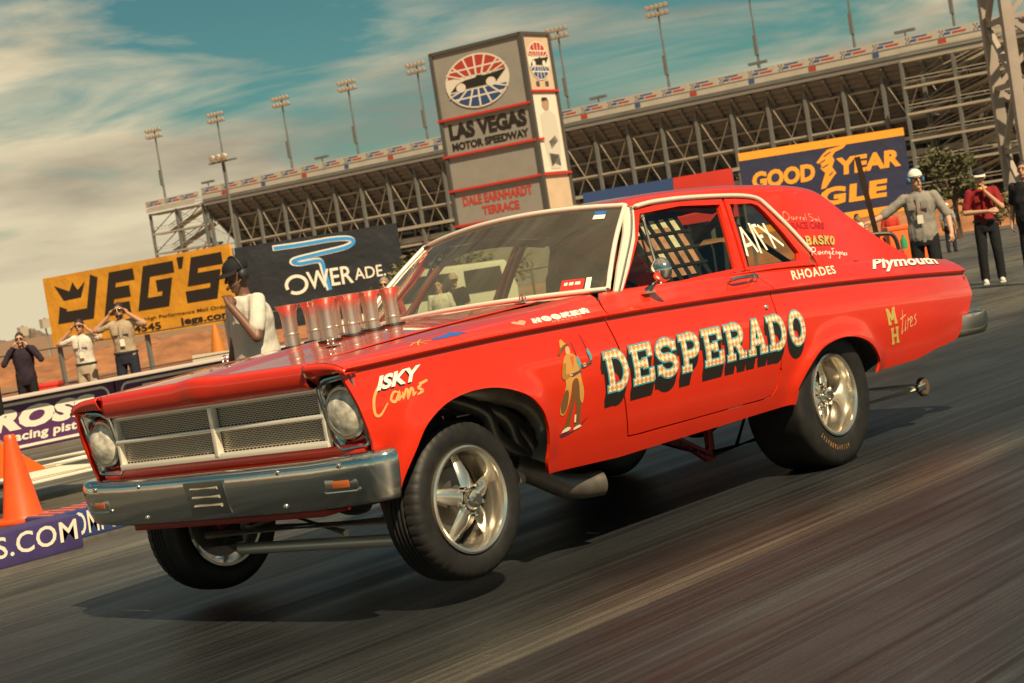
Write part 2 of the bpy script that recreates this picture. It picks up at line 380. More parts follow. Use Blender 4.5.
# the sill runs under the door and closes the body behind the front wheel
sill = [(1.783, -.549), (1.66, -.551), (1.2, -.542), (.66, -.530), (.595, -.521), (.548, -.48), (.523, -.40), (.45, -.42), c2v(.42, .39), (.42, -.583), (1.0, -.606), (1.783, -.628)]
quarter = [(.498, .02), (.517, .08), (.552, .124), (.3, .124), (-.1, .13), (-.6, .20), (-1.15, .225), (-1.60, .225), (-1.655, .20), (-1.69, .10), (-1.722, .03), (-1.735, 0.0), (-1.775, -.05), (-1.772, -.14), (-1.62, -.28), (-1.48, -.385), (-1.42, -.402), (-1.19, -.43), (-.926, -.475), (-.47, -.50)]
quarter += [c2v(x, z) for x, z in RA[::-1]]+[(.42, -.583), (.44, -.50), (.523, -.39), (.522, -.36), (.508, -.05)]
for o in panel('quarter_panel', quarter, S, RED, car, sides=(1, -1), extra=[(1, 0.0), (1, -.02), (1, .02)]): pass
panel('sill', sill, S, RED, car, sides=(1, -1))
# --- hood with its turned-down lip
def hood_z(x, y):
    z = ZC(x)+SH(x, Wf(x)-abs(y)); return z+.010*(max(0, 1-(y/.17)**2)**2)*min(1, (x-1.9)/.5)
mb = MB(); ys = np.linspace(-.655, .655, 61); rows = []
for t in np.linspace(0, 1, 56): rows.append([(1.955+(3.374-.012*(y/.655)**2+.008*max(0, 1-(y/.12)**2)**2-1.955)*t, y*(1-.0*t), None) for y in ys])
V = []; nx = len(ys)
for r in rows:
    for x, y, _ in r: V.append((x, y, hood_z(x, y)))
for dx, dz in ((.014, -.004), (.024, -.014), (.027, -.034), (.022, -.060), (.012, -.086), (-.004, -.102), (-.03, -.104)):
    for (x, y, _) in rows[-1]:
        hz = hood_z(x, y); f_ = min(1, -dz/.104); V.append((x+dx, y, (hz+dz)*(1-f_*f_)+f_*f_*(.946 if dz > -.103 else .944)))
nr = len(rows)+7
mb.add(V, [(i*nx+k, (i+1)*nx+k, (i+1)*nx+k+1, i*nx+k+1) for i in range(nr-1) for k in range(nx-1)])
hood = mb.build('hood', RED, car, smooth=50)
md = hood.modifiers.new('sheet', 'SOLIDIFY'); md.thickness = .004; md.offset = -1
# headlight eyebrows: the fender noses that hood the lamps
for s in (1, -1):
    mb = MB(); V = []; k = 14
    for i in range(k+1):
        y = .662+(Wf(3.38)-.662)*i/k; v = Wf(3.388)-y; z = ZC(3.388)+SH(3.388, max(0, v)); t = i/k
        zb = .958+.034*min(1, t*3)-.010*max(0, t-.85)/.15
        for dx, zz in ((-.004, z), (.010, z-.004), (.018, z-.014), (.016, z-.026), (.006, max(zb, z-.05)), (-.045, zb)): V.append((3.388+dx-.012*t, s*y, zz))
    mb.add(V, [(i*6+j, (i+1)*6+j, (i+1)*6+j+1, i*6+j+1) for i in range(k) for j in range(5)])
    o = mb.build('fender_nose', RED, car, smooth=50); md = o.modifiers.new('sheet', 'SOLIDIFY'); md.thickness = .004; md.offset = -1
# --- cowl, trunk lid, tail, roof
mb = MB(); V = []; ys = np.linspace(-.745, .745, 41)
def wbase(y): f_ = 1-(y/.84)**2; return (1.645+.17*f_, y, 1.11+.032*f_)
for j in range(6):
    for y in ys:
        b = Vector(wbase(y)); a = Vector((1.948, y, hood_z(1.955, y)-.002)); p = a.lerp(b+Vector((0, 0, -.006)), j/5); V.append(p)
mb.add(V, [(j*41+k, j*41+k+1, (j+1)*41+k+1, (j+1)*41+k) for j in range(5) for k in range(40)])
mb.build('cowl', RED, car)
mb = MB(); V = []; ys = np.linspace(-.70, .70, 41); xs = np.linspace(-1.06, -1.655, 30)
for x in xs:
    for y in ys:
        ye = y*(Wf(x)-.229)/.70; V.append((x, ye, ZC(x)+SH(x, Wf(x)-abs(ye))+.002))
for dx, dz in ((-.02, -.008), (-.03, -.03), (-.032, -.20), (-.02, -.24)):
    for y in ys: x = -1.655; ye = y*(Wf(x)-.229)/.70; V.append((x+dx, ye, ZC(x)+SH(x, Wf(x)-abs(ye))+dz))
nr = len(xs)+4; mb.add(V, [(j*41+k, j*41+k+1, (j+1)*41+k+1, (j+1)*41+k) for j in range(nr-1) for k in range(40)])
mb.build('trunk_lid', RED, car, smooth=50)
mb = MB()                                            # tail panel between the quarter panels
for z0, z1, x in ((.46, .62, -1.43), (.61, .74, -1.46), (.73, .90, -1.685)): mb.box((x, 0, (z0+z1)/2), (.03, 1.60, z1-z0))
mb.build('tail_panel', RED, car, bevel=.006)
def qb(x):
    z = ZC(x)+.09
    for _ in range(4): z = ZC(x)+SH(x, Wf(x)-G(z, x))
    return max(.722, .72+ZT(x)-ED(x)-(z-.03))
def rf(q): return 1.215+.085*(1-(min(q, .68)/.68)**2)
roof = [(rf(q), q) for q in (0, .1, .2, .3, .4, .5, .56, .62, .68, .72)]+[(1.19, .738), (.8, .735), (.4, .742), (.2, .752), (.114, .769), (.08, .812), (-.007, .933), (-.092, 1.071), (-.115, qb(-.115))]
roof += [(x, qb(x)) for x in (-.4, -.7, -.9)]+[(-1.0, qb(-1.0)), (-1.1, qb(-1.1)), (-1.17, qb(-1.17)), (-1.18, .72), (-1.15, .53), (-1.12, .50), (-.60, .50), (-.565, .47), (-.56, .0)]
panel('roof', roof, T, RED, car, step=(.035, .025), mirror=True, hem=.012)
# --- greenhouse: pillars, frames, bright trim, glass
def Gp(x, q, off=0.0): return Vector(T(x, q, off))
def trim(name, pts, r, mat, fn=T, off=.004, n=8, parent=car, both=True):
    P = catmull(pts, 5); rs = []
    for s in ((1, -1) if both else (1,)):
        m = MB(); m.tube([(p[0], s*p[1], p[2]) for p in [fn(x, q, off) for x, q in P]], r, n); rs.append(m.build(name, mat, parent, smooth=60))
    return rs
BRIGHT = M_('bright_trim', (.82, .76, .62), .3, .25, coat=.4)
trim('drip_rail', [(1.20, .738), (1.0, .733), (.665, .735), (.4, .742), (.22, .751), (.125, .769), (.078, .813), (-.007, .933), (-.092, 1.071)], .012, BRIGHT)
band = [(1.235, .72), (1.185, .748), (1.30, .885), (1.45, 1.01), (1.60, 1.125), (1.665, 1.135), (1.52, .99), (1.36, .85)]
panel('windshield_pillar', band, T, M_('bright_trim', (.82, .76, .62), .3, .25, coat=.4), car, step=(.05, .03), sides=(1, -1), hem=.012, off=.004)
trim('pillar_rib', [(1.205, .735), (1.32, .862), (1.48, .998), (1.635, 1.13)], .007, CHROME, off=.008)
def ring(name, outer, inner, mat, off, parent=car, hem=.01):
    """a frame: outline with an opening, laid on the side of the greenhouse"""
    bmx = []
    no = len(outer); m0 = MB()
    for s in (1, -1):
        m = MB(); P = [T(x, q, off) for x, q in outer]; Q = [T(x, q, off) for x, q in inner]; B = [T(x, q, off-.03) for x, q in inner]; A = [T(x, q, off-.02) for x, q in outer]
        V = [(p[0], s*p[1], p[2]) for p in P+Q+B+A]
        F = [(i, (i+1) % no, no+(i+1) % no, no+i) for i in range(no)]+[(no+i, no+(i+1) % no, 2*no+(i+1) % no, 2*no+i) for i in range(no)]+[(3*no+i, 3*no+(i+1) % no, (i+1) % no, i) for i in range(no)]
        m.add(V, F); m.build(name, mat, parent, smooth=50)
def resamp(poly, n):
    P = [Vector(p) for p in poly]; P.append(P[0]); ls = [0]
    for a, b in zip(P, P[1:]): ls.append(ls[-1]+(b-a).length)
    o = []
    for i in range(n):
        t = ls[-1]*i/n; k = max(j for j in range(len(ls)) if ls[j] <= t+1e-9); k = min(k, len(P)-2)
        o.append(tuple(P[k].lerp(P[k+1], (t-ls[k])/max(1e-9, ls[k+1]-ls[k]))))
    return o
dg_out = [(1.185, .748), (.80, .745), (.425, .757), (.50, .945), (.568, 1.135), (.9, 1.14), (1.3, 1.137), (1.605, 1.118), (1.44, 1.0), (1.30, .88)]
dg_in = [(1.148, .775), (.80, .772), (.468, .786), (.545, .955), (.615, 1.118), (.9, 1.123), (1.3, 1.12), (1.55, 1.102), (1.41, .995), (1.27, .888)]
ring('window_frame', dg_out, dg_in, RED, -.004)
qg_out = [(.405, .757), (.19, .766), (.125, .785), (.085, .832), (.01, .94), (-.075, 1.08), (-.06, 1.135), (.2, 1.135), (.548, 1.135), (.48, .945)]
qg_in = [(.382, .788), (.19, .792), (.145, .806), (.118, .845), (.06, .96), (.010, 1.075), (.04, 1.115), (.2, 1.119), (.520, 1.120), (.455, .945)]
ring('quarter_window_frame', qg_out, qg_in, RED, -.004)
for nm, gp in (('door_glass', dg_in), ('quarter_glass', qg_in)): panel(nm, gp, T, GLASS, car, step=(.08, .06), sides=(1, -1), hem=0, off=-.022)
trim('vent_window_bar', [(1.115, .772), (1.19, .94), (1.255, 1.122)], .0085, CHROME, off=-.016)
BRIGHT = MATS['bright_trim']
trim('belt_moulding', [(1.62, 1.135), (1.2, 1.145), (.6, 1.146), (.2, 1.143), (-.08, 1.143)], .006, RED, off=.002)
def wtop(y): f_ = 1-(y/.68)**2; return (1.205+.095*f_, y, 1.484+.052*f_)
def wsh(u, t):
    a = Vector(wbase(.815*u)); b = Vector(wtop(.66*u)); p = a.lerp(b, t); p += Vector((.6, 0, .8))*(.018*math.sin(PI*t)); return p
mb = MB(); k = 30; V = [wsh(-1+2*i/k, j/10) for j in range(11) for i in range(k+1)]
mb.add(V, [(j*(k+1)+i, j*(k+1)+i+1, (j+1)*(k+1)+i+1, (j+1)*(k+1)+i) for j in range(10) for i in range(k)])
wind = mb.build('windshield', glass('windshield_glass', (.74, .78, .66), 1.0, .02, .07), car)
mb = MB(); mb.tube([wsh(-1+2*i/24, 1)+Vector((.004, 0, .004)) for i in range(25)], .013, 8); mb.tube([wsh(-1+2*i/24, 0)+Vector((.006, 0, .006)) for i in range(25)], .012, 8)
for s in (-1, 1): mb.tube([wsh(s, t/8)+Vector((.002, s*.006, .004)) for t in range(9)], .012, 8)
mb.build('windshield_trim', BRIGHT, car, smooth=60)
mb = MB(); xs = np.linspace(-.585, -1.13, 10); V = [T(x, q, -.006) for x in xs for q in np.linspace(0, .5, 12)]+[]
V2 = [(p[0], -p[1], p[2]) for p in V]; F = [(j*12+i, j*12+i+1, (j+1)*12+i+1, (j+1)*12+i) for j in range(9) for i in range(11)]; mb.add(V, F); mb.add(V2, F); mb.build('rear_window', GLASS, car)
# --- front end: bezels, lamps, grille, bumper
mb = MB(); mb.box((3.255, 0, .80), (.02, 1.66, .34)); mb.build('radiator_shroud', BLACK, car)
for s in (1, -1):
    outp = resamp([(.866, .984), (.860, .86), (.856, .705), (.70, .695), (.672, .735), (.666, .84), (.668, .945), (.72, .972)], 40); cy, cz = .770, .838
    k = len(outp); ang = [math.atan2(z-cz, y-cy) for y, z in outp]
    mb = MB(); V = []
    for (y, z), a in zip(outp, ang):
        ca, sa = math.cos(a), math.sin(a)
        xo = 3.300+.052*max(0, (z-.7)/.28)
        V += [(xo, s*y, z), (xo-.012, s*(y*.9+cy*.1), z*.9+cz*.1), (3.300, s*(cy+.122*ca), cz+.122*sa), (3.318, s*(cy+.111*ca), cz+.111*sa), (3.28, s*(cy+.100*ca), cz+.100*sa)]
    mb.add(V, [(i*5+j, ((i+1) % k)*5+j, ((i+1) % k)*5+j+1, i*5+j+1) for i in range(k) for j in range(4)])
    bz = mb.build('headlight_bezel', M_('bezel_chrome', (.58, .56, .50), .14, 1.0, bump=(14, .002)), car, smooth=40)
    mb = MB(); mb.tube([(3.304+.052*max(0, (z-.7)/.28), s*y, z) for y, z in outp+[outp[0]]], .0085, 8, cap=False); mb.build('rim', CHROME, bz)
    hl = MB(); hl.lathe([(.108, 0), (.108, .012), (.100, .020), (.090, .020), (.088, .010)], (3.312, s*cy, cz), (1, 0, 0), 48); lamp = hl.build('headlight', CHROME, car)
    rf_ = MB(); rf_.lathe([(.088, .006), (.075, -.018), (.05, -.040), (.02, -.052), (.001, -.054)], (3.318, s*cy, cz), (1, 0, 0), 36); rf_.build('reflector', M_('lamp_reflector', (.86, .80, .68), .4, .15), lamp)
    ln = MB(); ln.lathe([(.089, .010), (.075, .026), (.05, .038), (.025, .043), (.001, .045)], (3.320, s*cy, cz), (1, 0, 0), 40, mod=lambda j, k_, r: r*(1+.006*(k_ % 2))); ln.build('lens', LENS, lamp)
grille = MB()
for z, h in ((.936, .022), (.836, .018), (.728, .026)): grille.box((3.325, 0, z), (.03, 1.325, h))
grille.box((3.327, 0, .83), (.034, .024, .205))
for s in (1, -1): grille.box((3.322, s*.655, .835), (.03, .018, .21))
gr = grille.build('grille_frame', M_('grille_bright', (.86, .80, .68), .16, .35, coat=.6), car, bevel=.005)
mesh_ = MB()
for z0, z1, n_ in ((.848, .924, 10), (.744, .825, 11)):
    for i in range(n_):
        z = z0+(z1-z0)*(i+.5)/n_
        for s in (1, -1): mesh_.box((3.305, s*.33, z), (.008, .635, .0036))
    for i in range(n_+1):
        z = z0+(z1-z0)*i/n_
        for k in range(27):
            for s in (1, -1):
                y = .03+.62*(k+(.5 if i % 2 else 0))/27
                if y < .645: mesh_.box((3.306, s*y, z), (.007, .0035, (z1-z0)/n_*.9))
mesh_.build('grille_mesh', M_('grille_metal', (.50, .46, .38), .3, .45), car, smooth=0)
mb = MB(); mb.box((3.285, 0, .69), (.05, 1.66, .052)); mb.box((3.20, 0, .60), (.05, 1.60, .20)); mb.build('front_valance', RED, car, bevel=.01)
mb = MB(); mb.box((3.29, 0, .468), (.16, 1.2, .03)); mb.build('lower_valance', REDIN, car, bevel=.008)
path = [(3.285, .962), (3.305, .957), (3.325, .948), (3.345, .930), (3.368, .898), (3.388, .84), (3.400, .74), (3.408, .6), (3.416, .4), (3.423, .2), (3.425, 0)]
path = path+[(x, -y) for x, y in path[:-1][::-1]]; path = catmull(path, 4)
sec = [(-.075, .672), (-.045, .678), (-.012, .674), (.006, .664), (.012, .648), (.012, .61), (.004, .55), (-.010, .50), (-.018, .486), (-.032, .478), (-.07, .480)]
V = []; kk = len(sec)
for i, (x, y) in enumerate(path):
    a = Vector(path[max(0, i-1)]); b = Vector(path[min(len(path)-1, i+1)]); d = (b-a).normalized(); nx_, ny_ = -d.y, d.x
    if nx_*1.0+ny_*y < 0: nx_, ny_ = -nx_, -ny_
    e = 0.55 if abs(y) > .95 and x < 3.21 else 1
    for o_, z in sec: V.append((x+nx_*o_, y+ny_*o_, .575+(z-.575)+.012*max(0, (abs(y)-.6)/.35)))
mb = MB(); mb.add(V, [(i*kk+j, (i+1)*kk+j, (i+1)*kk+j+1, i*kk+j+1) for i in range(len(path)-1) for j in range(kk-1)])
BCH = M_('bumper_chrome', (.68, .67, .62), .10, 1.0, bump=(7, .002))
bump_ = mb.build('front_bumper', BCH, car, smooth=45); md = bump_.modifiers.new('sheet', 'SOLIDIFY'); md.thickness = .005
for i in range(3):
    mb = MB(); mb.tube([(3.438-.004*i, -.085, .615-.036*i), (3.438-.004*i, .085, .615-.036*i)], .0075, 8); mb.build('license_slot', M_('slot_cream', (.8, .74, .6), .25, .7), bump_)
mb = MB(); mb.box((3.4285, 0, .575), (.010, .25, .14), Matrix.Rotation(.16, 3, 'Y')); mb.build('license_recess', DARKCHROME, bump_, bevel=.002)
for y, z in ((.443, .648), (-.443, .648), (.775, .65), (-.775, .65), (.441, .512), (-.441, .512)):
    mb = MB(); mb.ball((3.411 if abs(y) > .6 else (3.425 if z > .6 else 3.411), y, z), (.008, .011, .011)); mb.build('bumper_bolt', CHROME, bump_)
AMBER = M_('amber_lens', (.42, .10, .02), .15, coat=.5)
for s in (1, -1):
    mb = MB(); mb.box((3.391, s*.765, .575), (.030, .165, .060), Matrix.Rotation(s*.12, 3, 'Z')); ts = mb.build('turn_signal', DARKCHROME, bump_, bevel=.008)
    mb = MB(); mb.box((3.404, s*.765, .579), (.010, .085, .030), Matrix.Rotation(s*.12, 3, 'Z')); mb.build('amber_lens', AMBER, ts, bevel=.006)
    mb = MB(); mb.tube([(3.412, s*.68, .556), (3.414, s*.69, .549), (3.396, s*.84, .549), (3.391, s*.85, .556)], .005, 6); mb.build('lamp_trim', CHROME, ts)
# rear bumper: only its turned-up end shows past the tail
path = catmull([(-1.54, .83), (-1.63, .885), (-1.72, .905), (-1.79, .87), (-1.82, .78), (-1.84, .5), (-1.85, 0), (-1.84, -.5), (-1.82, -.78), (-1.79, -.87), (-1.72, -.905), (-1.63, -.885), (-1.54, -.83)], 4)
V = []; sec2 = [(-.02, .60), (.02, .607), (.038, .597), (.04, .55), (.03, .50), (.012, .474), (-.02, .470)]; kk = len(sec2)
for i, (x, y) in enumerate(path):
    a = Vector(path[max(0, i-1)]); b = Vector(path[min(len(path)-1, i+1)]); d = (b-a).normalized(); nx_, ny_ = d.y, -d.x
    if nx_*(x+.5)+ny_*y < 0: nx_, ny_ = -nx_, -ny_
    for o_, z in sec2: V.append((x+nx_*o_, y+ny_*o_, z-.01))
mb = MB(); mb.add(V, [(i*kk+j, (i+1)*kk+j, (i+1)*kk+j+1, i*kk+j+1) for i in range(len(path)-1) for j in range(kk-1)]+[tuple(range(kk))])
o = mb.build('rear_bumper', CHROME, car, smooth=50); md = o.modifiers.new('sheet', 'SOLIDIFY'); md.thickness = .004
for s in (1, -1):
    mb = MB(); mb.box((-1.725, s*.79, .75), (.04, .12, .12)); mb.build('tail_light', M_('tail_red', (.25, .01, .01), .2, coat=.6), car, bevel=.012)
# --- wheels
def wheel(name, c, s, R_, half, rim_r, deep, tread):
    """c = centre of the outer face; s = +1 left side of the car, -1 right side"""
    root = D.objects.new(name, None); COL.objects.link(root); root.parent = car; root.location = c; ax = (0, s, 0); w = 2*half
    t = [(rim_r+.002, -.012), (rim_r+.012, -.002), (rim_r+.03, .004), (R_-.055, .010 if not tread else .006), (R_-.03, .004), (R_-.014, -.006), (R_-.004, -.020), (R_, -.040)]
    back = [(r, -w-h) for r, h in t[::-1]]; n = 240
    def md_(j, k, r):
        if tread and j in (5, 6, 7, 8, 9, 10): return r-(.0035 if (k % 5 == 0) else 0)
        return r
    if tread:
        mid = []
        for i in range(1, 5):
            h = -.04-(w-.08)*i/5
            mid += [(R_+.002, h+.008), (R_-.006, h+.005), (R_-.006, h-.005), (R_+.002, h-.008)]
        prof = t+mid+back
    else: prof = t+[(R_+.003, -.04-(w-.08)*i/4) for i in range(1, 4)]+back
    m = MB(); m.lathe(prof, (0, 0, 0), ax, n, mod=md_ if tread else None); m.build('tyre', RUBBER, root, smooth=38)
    m = MB(); lip = [(rim_r+.004, -.016), (rim_r+.004, .004), (rim_r-.004, .008), (rim_r-.016, .002), (rim_r-.022, -.012), (rim_r-.026, -deep*.5), (rim_r-.032, -deep), (rim_r-.034, -w*.6), (rim_r-.01, -w), (rim_r+.004, -w)]
    m.lathe(lip, (0, 0, 0), ax, 72); rim = m.build('rim', ALU, root, smooth=40)
    if True:
        m = MB()
        for k in range(5):
            a = 2*PI*k/5+(.31 if tread else .8); P = []
            for r, wd, dp, th in ((.045, .030, -deep+.045, .02), (.10, .034, -deep+.036, .026), (rim_r-.035, .020, -deep+.004, .02), (rim_r-.028, .019, -deep-.004, .02)):
                for q in range(8):
                    b = 2*PI*q/8; u = wd*math.cos(b); h = dp+th*.55*math.sin(b)
                    P.append((r*math.cos(a)-u*math.sin(a), s*h, r*math.sin(a)+u*math.cos(a)))
            m.add(P, [(i*8+q, i*8+(q+1) % 8, (i+1)*8+(q+1) % 8, (i+1)*8+q) for i in range(3) for q in range(8)])
        m.lathe([(.001, -deep+.0), (.068, -deep+.0), (.068, -deep+.04), (.05, -deep+.048)], (0, 0, 0), ax, 32)
        m.build('spokes', ALU, rim, smooth=45)
        m = MB(); m.lathe([(.042, -deep+.03), (.042, -deep+.072), (.036, -deep+.082), (.022, -deep+.084), (.020, -deep+.10), (.001, -deep+.10)], (0, 0, 0), ax, 28); m.build('hub_cap', CHROME, rim)
        for k in range(5):
            a = 2*PI*(k+.5)/5+(.31 if tread else .8); m = MB(); m.lathe([(.010, 0), (.010, .03), (.006, .034), (.001, .034)], (.058*math.cos(a), s*(-deep+.04), .058*math.sin(a)), ax, 6); m.build('lug_nut', CHROME, rim)
    m = MB(); m.lathe([(.03, -deep-.035), (.135, -deep-.035), (.138, -deep-.05), (.13, -deep-.06), (.03, -deep-.06)], (0, 0, 0), ax, 40); m.lathe([(rim_r-.04, -w*.82), (.02, -w*.82)], (0, 0, 0), ax, 40)
    m.build('brake_disc', STEEL, root)
    return root
wheel('front_wheel', (2.82, .86, .396), 1, .318, .095, .212, .055, True)
wheel('front_wheel', (2.82, -.86, .396), -1, .318, .095, .212, .055, True)
rwl = wheel('rear_wheel', (0, .885, .367), 1, .367, .165, .212, .12, False)
rwr = wheel('rear_wheel', (0, -.885, .410), -1, .367, .165, .212, .12, False)
# worn ochre lettering low on the slick's sidewall
m = MB()
for k in range(13):
    a = math.radians(-96+k*4.6); 
    P = []
    for r, da in ((.262, -.017), (.262, .017), (.288, .016), (.288, -.016)): P.append((r*math.cos(a+da), .0105, r*math.sin(a+da)))
    m.add(P, [(0, 1, 2, 3)])
m.build('sidewall_lettering', M_('worn_ochre', (.34, .17, .05), .8, noise_=(60, .15)), rwl)
# --- induction stacks
for y in (.12, -.12):
    for x in (2.725, 2.585, 2.46, 2.33):
        b = Vector((x, y, 1.005)); d = Vector((-.02, 0, 1)); m = MB()
        m.lathe([(.0345, 0), (.0345, .155), (.0375, .157), (.0375, .163), (.0335, .165), (.034, .225), (.038, .256), (.047, .280), (.0525, .286), (.0525, .290), (.046, .284), (.037, .262), (.032, .235), (.031, .06)], b, d, 30)
        st = m.build('intake_stack', SATIN, car, smooth=50)
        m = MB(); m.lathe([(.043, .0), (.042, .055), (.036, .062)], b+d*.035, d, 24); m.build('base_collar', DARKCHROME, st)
        zh = hood_z(x, y)+.004; m = MB(); m.lathe([(.034, .004), (.054, .003), (.056, -.006)], (x-.002, y, zh), (0, 0, 1), 28); m.build('gasket', BLACK, st)
m = MB(); m.box((2.53, 0, .98), (.62, .36, .12)); m.build('intake_manifold', STEEL, car, bevel=.01)
def small_ring(p, r):
    m = MB(); m.tube([Vector(p)+Vector((0, r*math.cos(t*.2618), r*math.sin(t*.2618)+.01)) for t in range(25)], .0032, 6); m.tube([Vector(p)-Vector((0, 0, .02)), Vector(p)+Vector((0, 0, .018))], .006, 8); m.box(Vector(p)-Vector((0, 0, .008)), (.05, .07, .004)); return m.build('hood_pin', CHROME, car)
for y in (.34, -.34): small_ring((2.93, y, hood_z(2.93, y)+.012), .017)
for y in (.60, -.60): small_ring((1.99, y, hood_z(1.99, y)+.012), .017)
# --- mirror, handle, lock on the driver's side
mir = MB(); mir.lathe([(.001, -.045), (.030, -.040), (.050, -.022), (.057, 0), (.055, .012), (.05, .006), (.001, .006)], (1.455, .985, 1.160), (-1, .22, .02), 32)
mo = mir.build('door_mirror', CHROME, doors[0]); m = MB(); m.tube([(1.445, .975, 1.135), (1.46, .93, 1.10), (1.47, .90, 1.078)], [.010, .012, .016], 10); m.box((1.47, .897, 1.072), (.07, .035, .012)); m.build('stalk', CHROME, mo)
m = MB(); a = Vector(S(.81, .060)); b = Vector(S(.58, .066)); up = Vector((0, .032, .018))
m.tube([a, a+up*.9, a+up+Vector((-.03, .004, 0)), b+up+Vector((.05, .004, 0)), b+up*.8+Vector((.02, 0, 0)), b], .0095, 10); m.lathe([(.021, 0), (.021, .02), (.017, .03), (.001, .032)], b, (0, .8, .5), 20); m.build('door_handle', CHROME, doors[0])
p = Vector(S(.596, -.081)); m = MB(); m.lathe([(.013, 0), (.013, .008), (.009, .012), (.001, .012)], p, (0, 1, .1), 18); m.build('door_lock', CHROME, doors[0])
# --- underneath: floor, axle, rods, headers, ladder bars, wheelie bars
m = MB(); m.box((.9, 0, .50), (2.3, 1.44, .16)); m.box((-1.0, 0, .62), (1.2, 1.0, .30)); m.box((2.62, 0, .70), (1.15, .62, .40)); m.box((1.35, 0, .62), (1.2, 1.5, .35))
m.build('floor_pan', INTER, car, bevel=.02)
for s in (1, -1):
    m = MB(); P = []
    for x, z in FA: P += [(x, s*(S(x, z-ZC(x))[1]-.012), z+.004), (x-.75*max(0, min(1, (2.75-x)/.3)), s*.47, z+.03+.06*max(0, min(1, (2.75-x)/.3)))]
    m.add(P, [(2*i, 2*i+1, 2*i+3, 2*i+2) for i in range(len(FA)-1)]); o = m.build('wheel_housing', INTER, car)
    m = MB(); P = []
    for x, z in RA: P += [(x, s*(S(x, z-ZC(x))[1]-.012), z+.004), (x, s*.50, z+.03)]
    m.add(P, [(2*i, 2*i+1, 2*i+3, 2*i+2) for i in range(len(RA)-1)]); P = [(x, s*.50, z) for x, z in RA[::3]]; m.add(P, [tuple(range(len(P)))]); m.build('wheel_housing', INTER, car)
m = MB(); m.tube([(2.86, -.68, .30), (2.90, -.5, .265), (2.90, .5, .265), (2.86, .68, .30)], .026, 14); m.build('front_axle', M_('axle_steel', (.78, .70, .58), .34, .45), car)
m = MB(); m.tube([(2.98, -.62, .350), (2.98, .60, .360)], .016, 10); m.build('tie_rod', M_('bright_rod', (.88, .80, .66), .3, .35), car)
for P in ([(2.78, -.60, .335), (2.78, .62, .335)], [(2.66, -.55, .40), (2.95, .25, .315)], [(2.96, -.5, .405), (2.2, -.42, .40)]): m = MB(); m.tube(P, .014, 8); m.build('locating_rod', MATS['bright_rod'], car)
for s in (1, -1):
    m = MB(); m.beam((2.98, s*.44, .44), (2.2, s*.44, .43), .05, .025); m.beam((2.9, s*.44, .36), (2.2, s*.44, .385), .045, .018); m.build('leaf_spring', STEEL, car, bevel=.004)
    m = MB(); m.beam((2.97, s*.52, .50), (2.95, s*.53, .375), .055, .02, Vector((0, 1, 0))); m.build('spring_bracket', MAROON, car, bevel=.003)
    m = MB(); m.tube([(2.86, s*.6, .30), (2.84, s*.66, .42), (2.80, s*.70, .40)], .03, 10); m.box((2.86, s*.62, .36), (.10, .07, .15)); m.box((2.74, s*.60, .40), (.06, .1, .08)); m.build('steering_knuckle', BLACK, car, bevel=.008)
    for k, (x0, zt_) in enumerate(((2.62, .74), (2.50, .70), (2.40, .62), (2.30, .56))):
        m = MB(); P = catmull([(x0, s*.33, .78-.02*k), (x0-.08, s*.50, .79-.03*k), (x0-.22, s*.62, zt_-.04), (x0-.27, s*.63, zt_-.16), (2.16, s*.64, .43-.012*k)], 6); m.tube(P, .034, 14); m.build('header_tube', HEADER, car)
    m = MB(); P = catmull([(2.62, s*.40, .80), (2.36, s*.54, .785), (2.16, s*.605, .735), (2.06, s*.63, .64), (2.05, s*.63, .54), (2.13, s*.63, .45), (2.30, s*.62, .40)], 7); m.tube(P, .058, 22); m.build('header_collector_bend', M_('header_sunlit', (.66, .57, .45), .34, .3, noise_=(9, .6)), car)  # bend paler than the other tubes, sunlight put into its colour
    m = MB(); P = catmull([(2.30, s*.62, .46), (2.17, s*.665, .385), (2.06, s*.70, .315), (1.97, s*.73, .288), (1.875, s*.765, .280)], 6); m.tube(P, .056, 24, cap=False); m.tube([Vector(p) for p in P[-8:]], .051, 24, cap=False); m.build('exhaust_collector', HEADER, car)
m = MB(); m.tube([(0, -.6, .385), (0, .6, .37)], .05, 16); m.ball((0, 0, .38), (.17, .15, .17)); m.build('rear_axle', BLACK, car)
